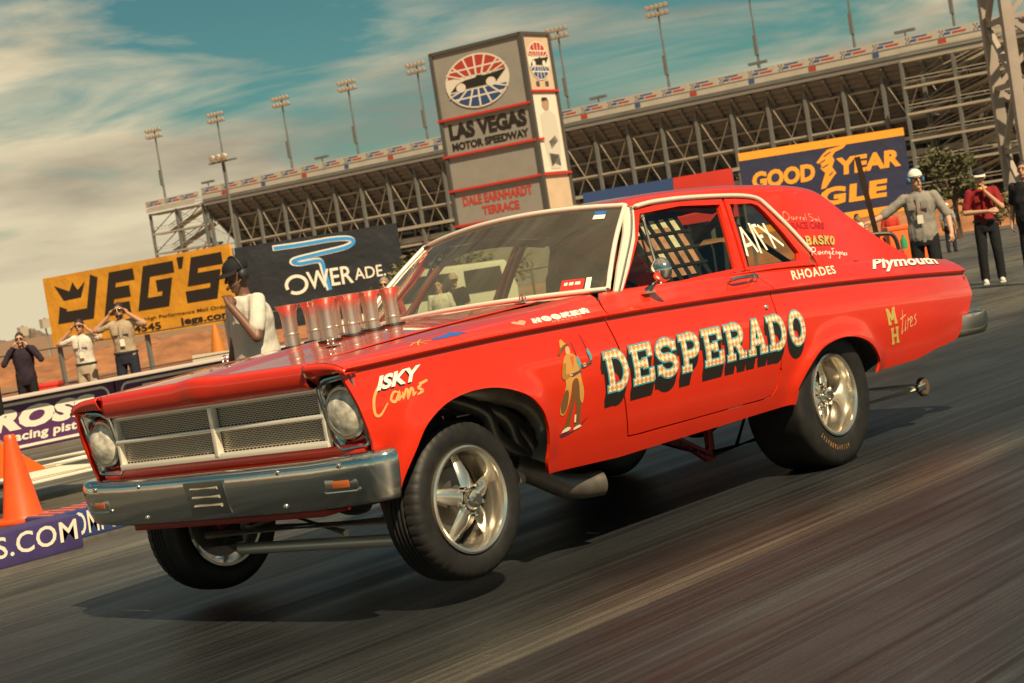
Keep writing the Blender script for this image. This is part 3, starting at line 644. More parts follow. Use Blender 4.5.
for s in (1, -1):
    m = MB(); y = s*.50; m.prism([(1.02, .345), (.96, .352), (.66, .165), (.60, .172), (.585, .345), (.63, .345), (.64, .235), (.66, .225), (.90, .345)], lambda u, v, d: (u, y+d, v), .03); br = m.build('ladder_bar_bracket', MAROON, car, bevel=.003)
    for t in (.2, .42, .64, .86):
        q = Vector((.93, y+.001*s, .318)).lerp(Vector((.65, y, .185)), t); m = MB(); m.lathe([(.001, .002), (.010, .002), (.010, -.001)], (q.x, q.y+.002, q.z), (0, 1, 0), 14); m.build('lightening_hole', BLACK, br)
    m = MB(); m.tube([(.62, y, .20), (.05, y, .20)], .017, 10); m.tube([(.60, y, .32), (.05, y, .46)], .015, 10); m.tube([(.40, y, .205), (.22, y, .40)], .010, 8); m.build('ladder_bar', BLACK, car)
    m = MB(); y = s*.42; e = s*.70; m.tube([(-.12, y, .375), (-1.17, e, .245)], .017, 10); m.tube([(-.12, y, .20), (-1.17, e, .222)], .016, 10); m.tube([(-.62, (y+e)/2, .31), (-.66, (y+e)/2, .212)], .010, 8); wb = m.build('wheelie_bar', M_('bar_white', (.85, .80, .68), .3, .15), car)
    m = MB(); m.lathe([(.001, -.02), (.045, -.02), (.054, -.012), (.056, 0), (.054, .012), (.045, .02), (.001, .02)], (-1.25, s*.715, .228), (0, 1, 0), 24); m.build('wheelie_bar_wheel', M_('brown_urethane', (.10, .065, .04), .5), wb); m = MB(); m.box((-1.205, s*.71, .232), (.09, .055, .04)); m.build('yoke', CHROME, wb, bevel=.004)
# --- cabin
m = MB(); m.prism([(1.72, 1.10), (1.74, .80), (1.45, .80), (1.40, .98), (1.46, 1.06)], lambda u, v, d: (u, .76+d, v), 1.52); m.build('dashboard', M_('dash_red', (.32, .02, .012), .45), car, bevel=.012)
for y in (.38, -.38):
    m = MB(); m.box((.62, y, .66), (.50, .46, .13)); m.box((.36, y, .96), (.12, .46, .58), Matrix.Rotation(-.2, 3, 'Y')); m.build('bucket_seat', INTER, car, bevel=.04)
m = MB(); m.tube([Vector((1.20, .38, 1.0))+Vector((.06*math.sin(t*.2618), .18*math.cos(t*.2618), .17*math.sin(t*.2618))) for t in range(25)], .012, 8); m.tube([(1.2, .38, 1.0), (1.5, .38, .95)], .018, 8); m.box((1.2, .38, 1.0), (.02, .33, .03)); m.build('steering_wheel', BLACK, car)
CAGE = M_('cage_red', (.16, .02, .012), .4)
m = MB(); hp = [(.30, .66, .55), (.28, .66, 1.05), (.25, .60, 1.36), (.24, .50, 1.45), (.24, -.50, 1.45), (.25, -.60, 1.36), (.28, -.66, 1.05), (.30, -.66, .55)]; m.tube(catmull(hp, 4), .021, 10); m.tube([(.28, .62, 1.05), (.28, -.62, 1.05)], .02, 10); m.tube([(.27, .55, 1.38), (.29, -.55, .62)], .02, 10)
for s in (1, -1):
    m.tube(catmull([(.25, s*.57, 1.40), (.7, s*.58, 1.45), (1.12, s*.58, 1.42), (1.36, s*.64, 1.22), (1.56, s*.67, 1.0), (1.62, s*.68, .6)], 4), .02, 10)
    m.tube([(.30, s*.67, .98), (1.55, s*.69, .72)], .02, 10); m.tube([(.25, s*.54, 1.38), (-.85, s*.50, .84)], .02, 10)
m.build('roll_cage', CAGE, car)
m = MB(); m.box((-.35, 0, .80), (.9, 1.28, .03)); m.box((-.95, 0, .97), (.30, 1.2, .03)); m.build('parcel_shelf', INTER, car)
m = MB(); m.box((1.10, -.71, .90), (1.3, .03, .42)); m.box((1.10, .755, .87), (1.3, .03, .36)); m.build('door_card', INTER, car)
# pale and reddish colours painted in for the brightness seen between the net's straps
NETP = M_('net_gap_light', (.80, .70, .54), .8, noise_=(30, .7)); NETR = M_('net_gap_light_red', (.58, .27, .19), .8, noise_=(30, .6))
# window net behind the door glass: dark webbing, its bright gaps filled with painted panels
def net(s):
    a = MB(); b = MB(); c = MB(); x0 = .735; px_ = .083; pz = .082; z0 = 1.085
    for i in range(5):
        for j in range(4):
            x = x0+px_*i+.012*j; z = z0+pz*j
            if j == 0 and i == 0: continue
            h0 = .030 if j == 0 else .006
            m = a if j == 3 or (i, j) in ((3, 1), (1, 2)) else b
            m.prism([(x+.016, z+h0), (x+.064, z+h0), (x+.072, z+.070), (x+.024, z+.070)], lambda u, v, d: (u, s*(G(v)-.085+d), v), .004)
            if j == 3 and i in (1, 2): c.prism([(x+.018, z+.006), (x+.064, z+.006), (x+.068, z+.028), (x+.02, z+.026)], lambda u, v, d: (u, s*(G(v)-.082+d), v), .004)
    w = MB()
    for i in range(6):
        x = x0+px_*i; w.prism([(x-.018, 1.08), (x+.018, 1.08), (x+.066, 1.43), (x+.030, 1.43)], lambda u, v, d: (u, s*(G(v)-.080+d), v), .004)
    for j in range(5):
        z = z0+pz*j; w.prism([(x0-.02, z-.008), (x0+.50, z-.008), (x0+.50, z+.006), (x0-.02, z+.006)], lambda u, v, d: (u, s*(G(v)-.078+d), v), .004)
    o = w.build('window_net', BLACK, car, smooth=0); a.build('bright_gap', NETP, o, smooth=0); b.build('red_gap', NETR, o, smooth=0); c.build('red_gap_lower', NETR, o, smooth=0)
net(1)
# ------------------------------------------------------------------ lettering and paintings on the car
def on_S(off): return lambda x, v: S(x, v, off)
def on_T(off): return lambda x, q: T(x, q, off)
def decal(name, s, quad, mat, fn=S, off=.002, bold=0.0, shear=0.0, space=1.0, parent=None, step=.05):
    V, F, _ = text_geo(s, bold, shear, space); P = [bilin(quad, u, v) for u, v in V]
    return slice_map(name, P, F, lambda x, q: fn(x, q, off), mat, parent or car, step)
def strokes_decal(name, lines, quad, width, mat, fn=S, off=.002, parent=None, smooth_n=5, taper=True):
    """brush script: polylines in the unit square, smoothed and thickened in surface coordinates"""
    VV = []; FF = []
    for ln in lines:
        P = [bilin(quad, u, v) for u, v in (catmull(ln, smooth_n) if len(ln) > 2 else ln)]
        V, F = stroke(P, width, taper=taper); k = len(VV); VV += V; FF += [tuple(i+k for i in f) for f in F]
    ks = [0]
    return slice_map(name, VV, FF, lambda x, q: fn(x, q, off), mat, parent or car, .06)
# western slab letters, unit cell 1 x 1 with a stem width of .26
def arc(cx, cy, rx, ry, a0, a1, n=10): return [(cx+rx*math.cos(math.radians(a0+(a1-a0)*i/n)), cy+ry*math.sin(math.radians(a0+(a1-a0)*i/n))) for i in range(n+1)]
w_ = .25
SLAB = {
 'D': [[(.20, .02), (.20, .98)], [(.0, .09), (.46, .09)], [(.0, .91), (.46, .91)], [(.40, .91)]+arc(.48, .5, .38, .41, 90, -90, 12)+[(.40, .09)]],
 'E': [[(.20, .02), (.20, .98)], [(.0, .09), (.92, .09)], [(.0, .91), (.92, .91)], [(.25, .5), (.62, .5)], [(.86, .05), (.86, .34)], [(.86, .66), (.86, .95)], [(.60, .38), (.60, .62)]],
 'S': [[(.86, .66), (.86, .88)], arc(.47, .70, .36, .21, 20, 250, 12)+arc(.50, .30, .36, .21, 80, -160, 12), [(.10, .12), (.10, .34)]],
 'P': [[(.22, .02), (.22, .98)], [(.0, .09), (.46, .09)], [(.0, .91), (.5, .91)], [(.40, .91)]+arc(.52, .68, .33, .23, 90, -90, 10)+[(.30, .45)]],
 'R': [[(.20, .02), (.20, .98)], [(.0, .09), (.42, .09)], [(.0, .91), (.5, .91)], [(.40, .91)]+arc(.50, .70, .33, .21, 90, -90, 10)+[(.30, .49)], [(.52, .48), (.78, .10)], [(.64, .09), (1.0, .09)]],
 'A': [[(.16, .04), (.46, .94)], [(.54, .94), (.84, .04)], [(.26, .36), (.74, .36)], [(-.02, .09), (.36, .09)], [(.62, .09), (1.02, .09)], [(.36, .91), (.64, .91)]],
 'O': [arc(.5, .5, .36, .41, 0, 360, 24)],
 'H': [[(.22, .02), (.22, .98)], [(.78, .02), (.78, .98)], [(.2, .5), (.8, .5)], [(.04, .09), (.40, .09)], [(.60, .09), (.96, .09)], [(.04, .91), (.40, .91)], [(.60, .91), (.96, .91)]],
 'B': [[(.20, .02), (.20, .98)], [(.0, .09), (.5, .09)], [(.0, .91), (.5, .91)], [(.40, .91)]+arc(.50, .71, .30, .20, 90, -90, 8)+[(.25, .50)], [(.40, .5)]+arc(.52, .29, .33, .21, 90, -90, 8)+[(.3, .09)]],
 'K': [[(.20, .02), (.20, .98)], [(.0, .09), (.42, .09)], [(.0, .91), (.42, .91)], [(.25, .45), (.82, .93)], [(.42, .56), (.84, .07)], [(.66, .09), (1.0, .09)], [(.62, .91), (.98, .91)]],
 'M': [[(.16, .02), (.16, .98)], [(.84, .02), (.84, .98)], [(.18, .92), (.5, .30)], [(.5, .30), (.82, .92)], [(.0, .09), (.34, .09)], [(.66, .09), (1.0, .09)], [(.0, .91), (.25, .91)], [(.75, .91), (1.0, .91)]],
}
def slab_word(name, word, quad, mat, fn, off, w=.24, grow=0.0, shift=(0, 0), gap=.16, parent=None, steps=1):
    """slab-serif word; grow fattens every stroke, for outlines"""
    n = len(word); tot = n+gap*(n-1); VV = []; FF = []; lay = []
    (a, b) = quad[0]; (c, d) = quad[1]; wid = math.hypot(c-a, d-b)/tot; hgt = math.hypot(quad[3][0]-a, quad[3][1]-b)
    for i, ch in enumerate(word):
        for kk_, st in enumerate(SLAB[ch]):
            P = []
            for u, v in st: P.append((((i*(1+gap)+u)/tot), v))
            Q = [bilin(quad, u, v) for u, v in P]
            serif = len(st) == 2 and abs(st[0][1]-st[1][1]) < .01
            ww = (w*.72*hgt if serif else w*wid*1.02)+2*grow
            if len(Q) == 2:
                dx, dy = Q[1][0]-Q[0][0], Q[1][1]-Q[0][1]; l = math.hypot(dx, dy); e = grow/l
                Q = [(Q[0][0]-dx*e, Q[0][1]-dy*e), (Q[1][0]+dx*e, Q[1][1]+dy*e)]
            for sx in range(steps):
                f_ = (sx+1)/steps if steps > 1 else 1
                V, F = stroke([(x+shift[0]*f_, y+shift[1]*f_) for x, y in Q], ww)
                k = len(VV); VV += V; FF += [tuple(j+k for j in f) for f in F]; lay += [(kk_+i % 2*.5) if steps == 1 else kk_*.1+sx*.2]*len(V)
    # overlapping strokes are kept apart by a fraction of a millimetre
    hh = {}
    bmv = []
    parts = [(VV, FF)]
    out_ = MB()
    bm = bmesh.new(); ly = bm.verts.layers.float.new('lay'); vv = []
    for (x, y), q in zip(VV, lay):
        t = bm.verts.new((x, y, 0)); t[ly] = q; vv.append(t)
    for f in FF:
        try: bm.faces.new([vv[i] for i in f])
        except ValueError: pass
    for ax in (0, 1):
        lo = min(p[ax] for p in VV); hi = max(p[ax] for p in VV); k = int((hi-lo)/.05)
        for i in range(1, k+1):
            co = [0, 0, 0]; no = [0, 0, 0]; co[ax] = lo+(hi-lo)*i/(k+1); no[ax] = 1
            bmesh.ops.bisect_plane(bm, geom=bm.verts[:]+bm.edges[:]+bm.faces[:], dist=1e-6, plane_co=co, plane_no=no)
    for t in bm.verts: t.co = Vector(fn(t.co.x, t.co.y, off+.00012*t[ly]))
    bmesh.ops.recalc_face_normals(bm, faces=bm.faces); me = D.meshes.new(name); bm.to_mesh(me); bm.free(); me.materials.append(mat)
    for p in me.polygons: p.use_smooth = True
    return link(name, me, parent or car)
# diamond-pattern fill of the big letters
DIA = D.materials.new('diamond_letter_paint'); DIA.use_nodes = True; t = DIA.node_tree; b = t.nodes['Principled BSDF']; co = t.nodes.new('ShaderNodeTexCoord'); mp_ = t.nodes.new('ShaderNodeMapping'); mp_.inputs['Rotation'].default_value = (0, math.radians(45), 0); mp_.inputs['Scale'].default_value = (46, 0, 46)
ck = t.nodes.new('ShaderNodeTexChecker'); ck.inputs['Scale'].default_value = 1; ck.inputs[1].default_value = (.84, .72, .52, 1); ck.inputs[2].default_value = (.62, .33, .12, 1); t.links.new(co.outputs['Object'], mp_.inputs[0]); t.links.new(mp_.outputs[0], ck.inputs[0]); t.links.new(ck.outputs[0], b.inputs['Base Color']); b.inputs['Roughness'].default_value = .35
dq = [(1.932, -.334), (.285, -.292), (.285, -.118), (1.945, -.155)]
big = slab_word('door_lettering', 'DESPERADO', dq, DIA, S, .0052, w=.205)
slab_word('letter_outline', 'DESPERADO', dq, CYAN, S, .0034, w=.205, grow=.0062, parent=big)
slab_word('letter_shadow', 'DESPERADO', dq, SHADOWP, S, .0012, w=.205, grow=.005, shift=(.022, -.058), steps=7, parent=big)
# fender and quarter lettering
isk = decal('sponsor_lettering', 'ISKY', [(3.262, -.108), (3.035, -.103), (3.012, -.046), (3.245, -.056)], WHITE, off=.003, bold=.045, shear=.25)
decal('letter_shadow', 'ISKY', [(3.267, -.114), (3.040, -.109), (3.017, -.052), (3.250, -.062)], SHADOWP, off=.0015, bold=.045, shear=.25, parent=isk)
strokes_decal('sponsor_lettering', [[(.22, .95), (.10, 1.0), (.0, .6), (.02, .1), (.12, 0), (.24, .35)], [(.45, .62), (.36, .68), (.30, .45), (.38, .32), (.46, .6), (.45, .35), (.52, .5)], [(.52, .6), (.53, .35), (.58, .62), (.62, .6), (.62, .35), (.68, .62), (.72, .55), (.72, .35), (.78, .45)], [(.88, .66), (.82, .58), (.90, .42), (.80, .32)], [(.84, .70), (1.0, .78)]], [(3.30, -.20), (3.03, -.185), (3.0, -.09), (3.275, -.095)], .0125, M_('orange_script', (.80, .36, .12), .4), off=.0025)
slab_word('sponsor_lettering', 'HOOKER', [(2.325, .024), (1.945, .026), (1.925, .052), (2.30, .054)], WHITE, S, .0015, w=.26, grow=.001)
decal('sponsor_lettering', 'HEADERS', [(2.22, .008), (2.02, .009), (2.018, .018), (2.215, .018)], PINKP, off=.0015, bold=.01, space=1.4)
hp_ = [(.5, .0), (.12, .42), (.02, .68), (.12, .92), (.30, .98), (.5, .76), (.70, .98), (.88, .92), (.98, .68), (.88, .42)]
slice_map('painted_heart', [bilin([(2.43, .022), (2.345, .022), (2.34, .064), (2.425, .066)], u, v) for u, v in catmull(hp_+[hp_[0]], 4)[:-1]], [tuple(range(40))], lambda x, q: S(x, q, .0015), PINKP, car)
cr = [(0, .30), (.18, .45), (.10, .55), (.38, .52), (.45, .78), (.52, .58), (.62, 1.0), (.70, .66), (.86, .62), (1, .28), (.80, .34), (.72, .12), (.55, .26), (.30, .05), (.34, .24), (.14, .18)]
slice_map('blue_crest', [bilin([(2.90, .045), (2.70, .035), (2.66, .105), (2.86, .12)], u, v) for u, v in cr], [tuple(range(len(cr)))], lambda x, q: S(x, q, .0018), BLUEP, car)
strokes_decal('gold_flourish', [[(0, .2), (.4, .6), (1, .4)], [(.2, .9), (.5, .4), (.7, 0)], [(.3, 0), (.5, .6), (.8, 1)]], [(3.02, .04), (2.90, .04), (2.88, .10), (3.0, .10)], .006, GOLDP, off=.0018)
slab_word('owner_lettering', 'RHOADES', [(.262, .034), (-.195, .044), (-.27, .092), (.19, .086)], CREAM, S, .002, w=.24) if False else decal('owner_lettering', 'RHOADES', [(.265, .032), (-.19, .042), (-.255, .090), (.19, .084)], CREAM, off=.002, bold=.02, space=1.15)
pl = decal('marque_lettering', 'Plymouth', [(-.55, .022), (-1.43, .026), (-1.50, .115), (-.72, .118)], WHITE, off=.003, bold=.03, shear=.18)
decal('letter_shadow', 'Plymouth', [(-.545, .018), (-1.425, .022), (-1.495, .111), (-.715, .114)], SHADOWP, off=.0015, bold=.03, shear=.18, parent=pl)
strokes_decal('script_lettering', [[(0, .3), (.05, .9), (.12, .95), (.17, .6), (.10, .2), (.02, .25)], [(.24, .55), (.20, .4), (.25, .25), (.27, .5), (.29, .25)], [(.32, .5), (.32, .25), (.35, .5), (.39, .48)], [(.42, .5), (.42, .25), (.45, .5), (.48, .48)], [(.50, .4), (.55, .5), (.50, .25), (.56, .25)], [(.60, .9), (.59, .25)], [(.80, .9), (.72, .95), (.70, .7), (.80, .5), (.74, .2), (.68, .25)], [(.84, .5), (.84, .25), (.87, .5), (.88, .25), (.91, .5), (.92, .25)], [(.95, .5), (.95, .25)], [(.98, .85), (.97, .25), (1.0, .3)]], [(.0, .905), (-.36, .915), (-.381, .862), (-.016, .845)], .0055, PINKP, fn=T, off=.002)
decal('sponsor_lettering', 'RACE CARS', [(-.043, .945), (-.359, .947), (-.393, .906), (-.051, .908)], M_('crimson_lettering', (.36, .012, .02), .4), fn=T, off=.002, bold=.03)
ba = slab_word('sponsor_lettering', 'BASKO', [(-.088, 1.036), (-.377, 1.037), (-.435, .984), (-.109, .988)], GOLDP, T, .003, w=.26)
slab_word('letter_shadow', 'BASKO', [(-.082, 1.040), (-.371, 1.041), (-.429, .988), (-.103, .992)], SHADOWP, T, .0015, w=.27, parent=ba)
strokes_decal('script_lettering', [[(0, .1), (.04, .95), (.12, .9), (.10, .55), (.03, .5), (.13, .1)], [(.20, .5), (.16, .35), (.2, .15), (.23, .5), (.24, .15)], [(.31, .5), (.27, .3), (.31, .15)], [(.34, .5), (.34, .15)], [(.37, .15), (.38, .5), (.42, .45), (.42, .15)], [(.49, .5), (.45, .35), (.49, .2), (.50, .5), (.49, -.3), (.44, -.2)], [(.64, .9), (.56, .85), (.60, .55), (.55, .2), (.64, .15)], [(.67, .15), (.68, .5), (.71, .45), (.71, .15)], [(.78, .5), (.74, .35), (.78, .2), (.79, .5), (.78, -.3), (.73, -.2)], [(.82, .5), (.82, .15)], [(.85, .15), (.86, .5), (.89, .45), (.89, .15)], [(.91, .3), (.95, .45), (.91, .15), (.96, .15)], [(1.02, .5), (.98, .4), (1.02, .25), (.97, .15)]], [(-.087, 1.10), (-.456, 1.098), (-.50, 1.054), (-.106, 1.052)], .0055, WHITE, fn=T, off=.002)
mh = slab_word('sponsor_lettering', 'M', [(-.575, -.268), (-.68, -.262), (-.668, -.168), (-.562, -.176)], GOLDP, S, .002, w=.24)
slab_word('sponsor_lettering', 'H', [(-.605, -.375), (-.70, -.366), (-.688, -.275), (-.592, -.284)], GOLDP, S, .002, w=.24)
strokes_decal('script_lettering', [[(.10, 1.0), (.02, .0), (.10, .08)], [(-.06, .62), (.26, .72)], [(.24, .5), (.20, .02), (.28, .15)], [(.26, .72), (.27, .74)], [(.34, .02), (.38, .5), (.42, .42), (.48, .48)], [(.52, .25), (.64, .42), (.54, .5), (.52, .1), (.68, .12)], [(.88, .55), (.76, .42), (.86, .22), (.74, .05)]], [(-.72, -.315), (-.93, -.285), (-.945, -.165), (-.735, -.195)], .009, M_('tan_script', (.62, .36, .18), .4), off=.002)
# glass markings
strokes_decal('class_lettering', [[(0, 0), (.14, 1)], [(.14, 1), (.30, .02)], [(.06, .34), (.25, .36)], [(.36, -.05), (.50, 1.1)], [(.54, 0), (.55, .98)], [(.54, .97), (.70, .98)], [(.55, .52), (.67, .54)], [(.74, .98), (1.0, .0)], [(.98, 1.02), (.76, -.02)]], [(.455, 1.065), (.095, 1.03), (.165, .905), (.425, .915)], .017, WHITE, fn=T, off=-.017, taper=False, smooth_n=1)
def wquad(name, quad, mat, s=None, bold=.02, off=.004):
    if s: V, F, _ = text_geo(s, bold, .15)
    else: V, F = [(0, 0), (1, 0), (1, 1), (0, 1)], [(0, 1, 2, 3)]
    P = [bilin(quad, u, v) for u, v in V]; return slice_map(name, P, F, lambda u, t: wsh(u, t)+Vector((off*.7, 0, off*.7)), mat, car, .1)
wquad('class_number', [(-.86, .70), (-.74, .705), (-.80, .93), (-.92, .92)], PINKP, '96')
wquad('windshield_sticker', [(.80, .835), (.885, .835), (.885, .89), (.80, .89)], WHITE); wquad('windshield_sticker', [(.80, .892), (.885, .892), (.885, .94), (.80, .94)], BLUEP)
wquad('windshield_sticker', [(.73, .02), (.865, .02), (.865, .145), (.73, .145)], M_('sticker_red', (.6, .03, .02), .4))
for u0, u1 in ((.75, .77), (.78, .805), (.815, .845)): wquad('sticker_mark', [(u0, .085), (u1, .085), (u1, .115), (u0, .115)], WHITE, off=.006)
wquad('windshield_sticker', [(.875, .02), (.905, .02), (.905, .15), (.875, .15)], WHITE)
# painted gunslinger on the fender
GQ = [(2.290, -.470), (2.015, -.455), (2.015, -.060), (2.225, -.067)]
fig = None
def paint(poly, mat, lay, smooth=3):
    global fig
    P = catmull(poly+[poly[0]], smooth)[:-1] if smooth else poly
    o = slice_map('painted_gunslinger' if fig is None else 'paint_patch', [bilin(GQ, u, v) for u, v in P], [tuple(range(len(P)))], lambda x, q: S(x, q, .0015+.0005*lay), mat, fig or car, .05)
    if fig is None: fig = o
paint([(.08, .02), (.45, .02), (.78, .12), (.60, .045), (.40, .0), (.15, -.015)], PURPP, 0)
paint([(.30, .46), (.36, .50), (.30, .30), (.22, .14), (.14, .05), (.30, .045), (.36, .22), (.44, .36), (.46, .20), (.44, .06), (.58, .05), (.58, .25), (.60, .46), (.52, .54), (.36, .54)], BROWNP, 1, 0)
paint([(.10, .70), (.16, .80), (.32, .84), (.50, .80), (.58, .70), (.60, .55), (.66, .40), (.62, .28), (.55, .34), (.52, .52), (.44, .56), (.34, .52), (.28, .36), (.16, .22), (.04, .24), (.05, .36), (.16, .50), (.14, .60)], OCHRE, 2)
paint([(.06, .25), (.04, .34), (.14, .46), (.24, .44), (.22, .30), (.14, .23)], BROWNP, 3)
paint([(.34, .80), (.40, .66), (.46, .80)], M_('painted_shirt', (.58, .12, .05), .5), 3, 0)
paint([(.24, .84), (.26, .90), (.36, .91), (.38, .85), (.32, .82)], SKINP, 3)
paint([(.10, .90), (.13, .985), (.19, 1.0), (.24, .975), (.33, .925)], OCHRE, 4, 0); paint([(.0, .85), (.05, .835), (.14, .875), (.28, .91), (.40, .925), (.38, .945), (.24, .935), (.10, .905)], BROWNP, 5, 0)
paint([(.50, .78), (.58, .70), (.66, .655), (.74, .66), (.73, .69), (.64, .70), (.56, .79)], OCHRE, 4); paint([(.10, .74), (.06, .62), (.14, .575), (.30, .60), (.30, .63), (.18, .63), (.20, .74)], M_('dark_ochre_paint', (.36, .16, .035), .5), 4); paint([(.28, .595), (.36, .60), (.36, .635), (.28, .635)], SKINP, 5); paint([(.70, .655), (.78, .66), (.77, .695), (.70, .69)], SKINP, 5)
for du, dv in ((0, 0), (.34, .06)): paint([(.26+du, .60+dv), (.38+du, .585+dv), (.62+du, .615+dv), (.62+du, .635+dv), (.40+du, .62+dv), (.34+du, .625+dv), (.29+du, .635+dv)], STEEL, 5, 0)
for du, dv in ((.0, .0), (.34, .06)):
    paint([(.57+du, .64+dv), (.64+du, .66+dv), (.62+du, .72+dv), (.56+du, .78+dv), (.52+du, .74+dv), (.56+du, .69+dv)], CYAN, 5)
    paint([(.53+du, .78+dv), (.545+du, .78+dv), (.47+du, .95+dv), (.46+du, .95+dv)], SHADOWP, 5, 0)
paint([(.12, .03), (.30, .035), (.34, .06), (.26, .075), (.16, .06)], CREAM, 5); paint([(.42, .02), (.60, .035), (.56, .06), (.44, .05)], CREAM, 5)
paint([(.42, .10), (.46, .10), (.46, .18), (.42, .18)], CREAM, 5, 0)
# ------------------------------------------------------------------ the ground
def strip_mat(name, stops, y0, y1, streak=.55, rough=(.34, .62), grain=1.0):
    """asphalt with long rubber streaks laid down along x; stops = [(y in metres, colour)]"""
    m = D.materials.new(name); m.use_nodes = True; t = m.node_tree; b = t.nodes['Principled BSDF']; n_ = t.nodes.new; lk = t.links.new
    co = n_('ShaderNodeTexCoord'); sx = n_('ShaderNodeSeparateXYZ'); lk(co.outputs['Object'], sx.inputs[0])
    def noise(scale, det, rgh, k, dist=0):
        mp_ = n_('ShaderNodeMapping'); mp_.inputs['Scale'].default_value = scale; lk(co.outputs['Object'], mp_.inputs[0])
        q = n_('ShaderNodeTexNoise'); q.inputs['Scale'].default_value = k; q.inputs['Detail'].default_value = det; q.inputs['Roughness'].default_value = rgh; q.inputs['Distortion'].default_value = dist; lk(mp_.outputs[0], q.inputs[0]); return q.outputs[0]
    def ma(op, a, b_):
        q = n_('ShaderNodeMath'); q.operation = op
        for i, v in enumerate((a, b_)):
            if isinstance(v, (int, float)): q.inputs[i].default_value = v
            else: lk(v, q.inputs[i])
        return q.outputs[0]
    fine = ma('ADD', ma('MULTIPLY', noise((.10, 9, 1), 8, .66, 2.2), .5), ma('MULTIPLY', noise((.16, 26, 1), 8, .72, 2.0), .5)); mid = noise((.05, 2.2, 1), 6, .6, 1.7, .3); blot = noise((.5, 1.3, 1), 5, .6, 1.1); gr = noise((1, 1, 1), 3, .6, 130)
    yy = ma('ADD', sx.outputs[1], ma('MULTIPLY', ma('SUBTRACT', mid, .5), .55))
    mr = n_('ShaderNodeMapRange'); mr.inputs[1].default_value = y0; mr.inputs[2].default_value = y1; lk(yy, mr.inputs[0])
    cr_ = n_('ShaderNodeValToRGB'); e = cr_.color_ramp.elements
    while len(e) > 1: e.remove(e[-1])
    for i, (y, c) in enumerate(stops):
        c = (c[0]*.70, c[1]*.82, c[2]*.94)
        q = e[0] if i == 0 else e.new((y-y0)/(y1-y0)); q.position = (y-y0)/(y1-y0); q.color = (*c, 1)
    lk(mr.outputs[0], cr_.inputs[0])
    f1 = n_('ShaderNodeMapRange'); f1.inputs[1].default_value = .40; f1.inputs[2].default_value = .62; f1.inputs[3].default_value = 1-streak; f1.inputs[4].default_value = 1+streak*1.35; lk(fine, f1.inputs[0])
    f2 = n_('ShaderNodeMapRange'); f2.inputs[1].default_value = .35; f2.inputs[2].default_value = .7; f2.inputs[3].default_value = .55; f2.inputs[4].default_value = 1.38; lk(blot, f2.inputs[0])
    f3 = n_('ShaderNodeMapRange'); f3.inputs[1].default_value = .3; f3.inputs[2].default_value = .7; f3.inputs[3].default_value = 1-.42*grain; f3.inputs[4].default_value = 1+.42*grain; lk(gr, f3.inputs[0])
    k = ma('MULTIPLY', ma('MULTIPLY', f1.outputs[0], f2.outputs[0]), f3.outputs[0]); cb = n_('ShaderNodeCombineXYZ')
    for i in range(3): lk(k, cb.inputs[i])
    mx = n_('ShaderNodeMixRGB'); mx.blend_type = 'MULTIPLY'; mx.inputs[0].default_value = 1; lk(cr_.outputs[0], mx.inputs[1]); lk(cb.outputs[0], mx.inputs[2]); lk(mx.outputs[0], b.inputs['Base Color'])
    rr = n_('ShaderNodeMapRange'); rr.inputs[1].default_value = .35; rr.inputs[2].default_value = .68; rr.inputs[3].default_value = rough[0]; rr.inputs[4].default_value = rough[1]; lk(ma('MULTIPLY', ma('ADD', fine, mid), .5), rr.inputs[0]); lk(rr.outputs[0], b.inputs['Roughness']); b.inputs['Specular IOR Level'].default_value = .36
    bp = n_('ShaderNodeBump'); bp.inputs['Distance'].default_value = .004; bp.inputs['Strength'].default_value = .35; lk(ma('ADD', gr, fine), bp.inputs['Height']); lk(bp.outputs[0], b.inputs['Normal'])
    return m
def sheet(name, x0, x1, y0, y1, z, mat):
    m = MB(); m.add([(x0, y0, z), (x1, y0, z), (x1, y1, z), (x0, y1, z)], [(0, 1, 2, 3)]); return tag(m.build(name, mat, smooth=0), kind='structure')
sheet('ground', -4000, 4000, -4000, 4000, -.012, M_('desert_soil', (.30, .17, .095), .95, noise_=(.35, .55), bump=(3, .05)))
TAN = (.135, .105, .072); DK = (.020, .020, .019)
sheet('staging_apron', -75, 60, -34, 40, -.008, strip_mat('apron_asphalt', [(-34, (.15, .125, .10)), (-14, (.12, .10, .08)), (0, (.085, .075, .065)), (40, (.08, .07, .06))], -34, 40, .35, (.5, .75)))
sheet('soil_beyond_wall', -30, 60, -34, -14.2, -.004, M_('red_soil', (.27, .105, .045), .95, noise_=(.8, .5), bump=(5, .05)))
track = strip_mat('track_rubber', [(-12.6, TAN), (-10.6, (.09, .075, .055)), (-9.4, (.06, .052, .042)), (-7.2, (.15, .115, .075)), (-5.6, (.085, .07, .052)), (-4.2, (.105, .086, .062)), (-2.9, (.115, .092, .064)), (-2.2, (.065, .055, .043)), (-1.5, (.036, .033, .029)), (-.6, (.024, .023, .022)), (.5, DK), (1.15, (.024, .023, .021)), (1.38, (.030, .028, .024)), (1.46, (.105, .088, .064)), (1.54, (.06, .052, .042)), (1.60, (.105, .088, .064)), (1.68, (.08, .068, .05)), (1.74, (.026, .026, .025)), (2.3, (.032, .031, .030)), (4.5, (.045, .042, .041)), (9, (.09, .07, .06))], -12.6, 9, .66, (.30, .68))
sheet('drag_strip', -75, 40, -12.6, 9, -.0001, track)
m = MB(); rp = random.Random(3); x = 2600
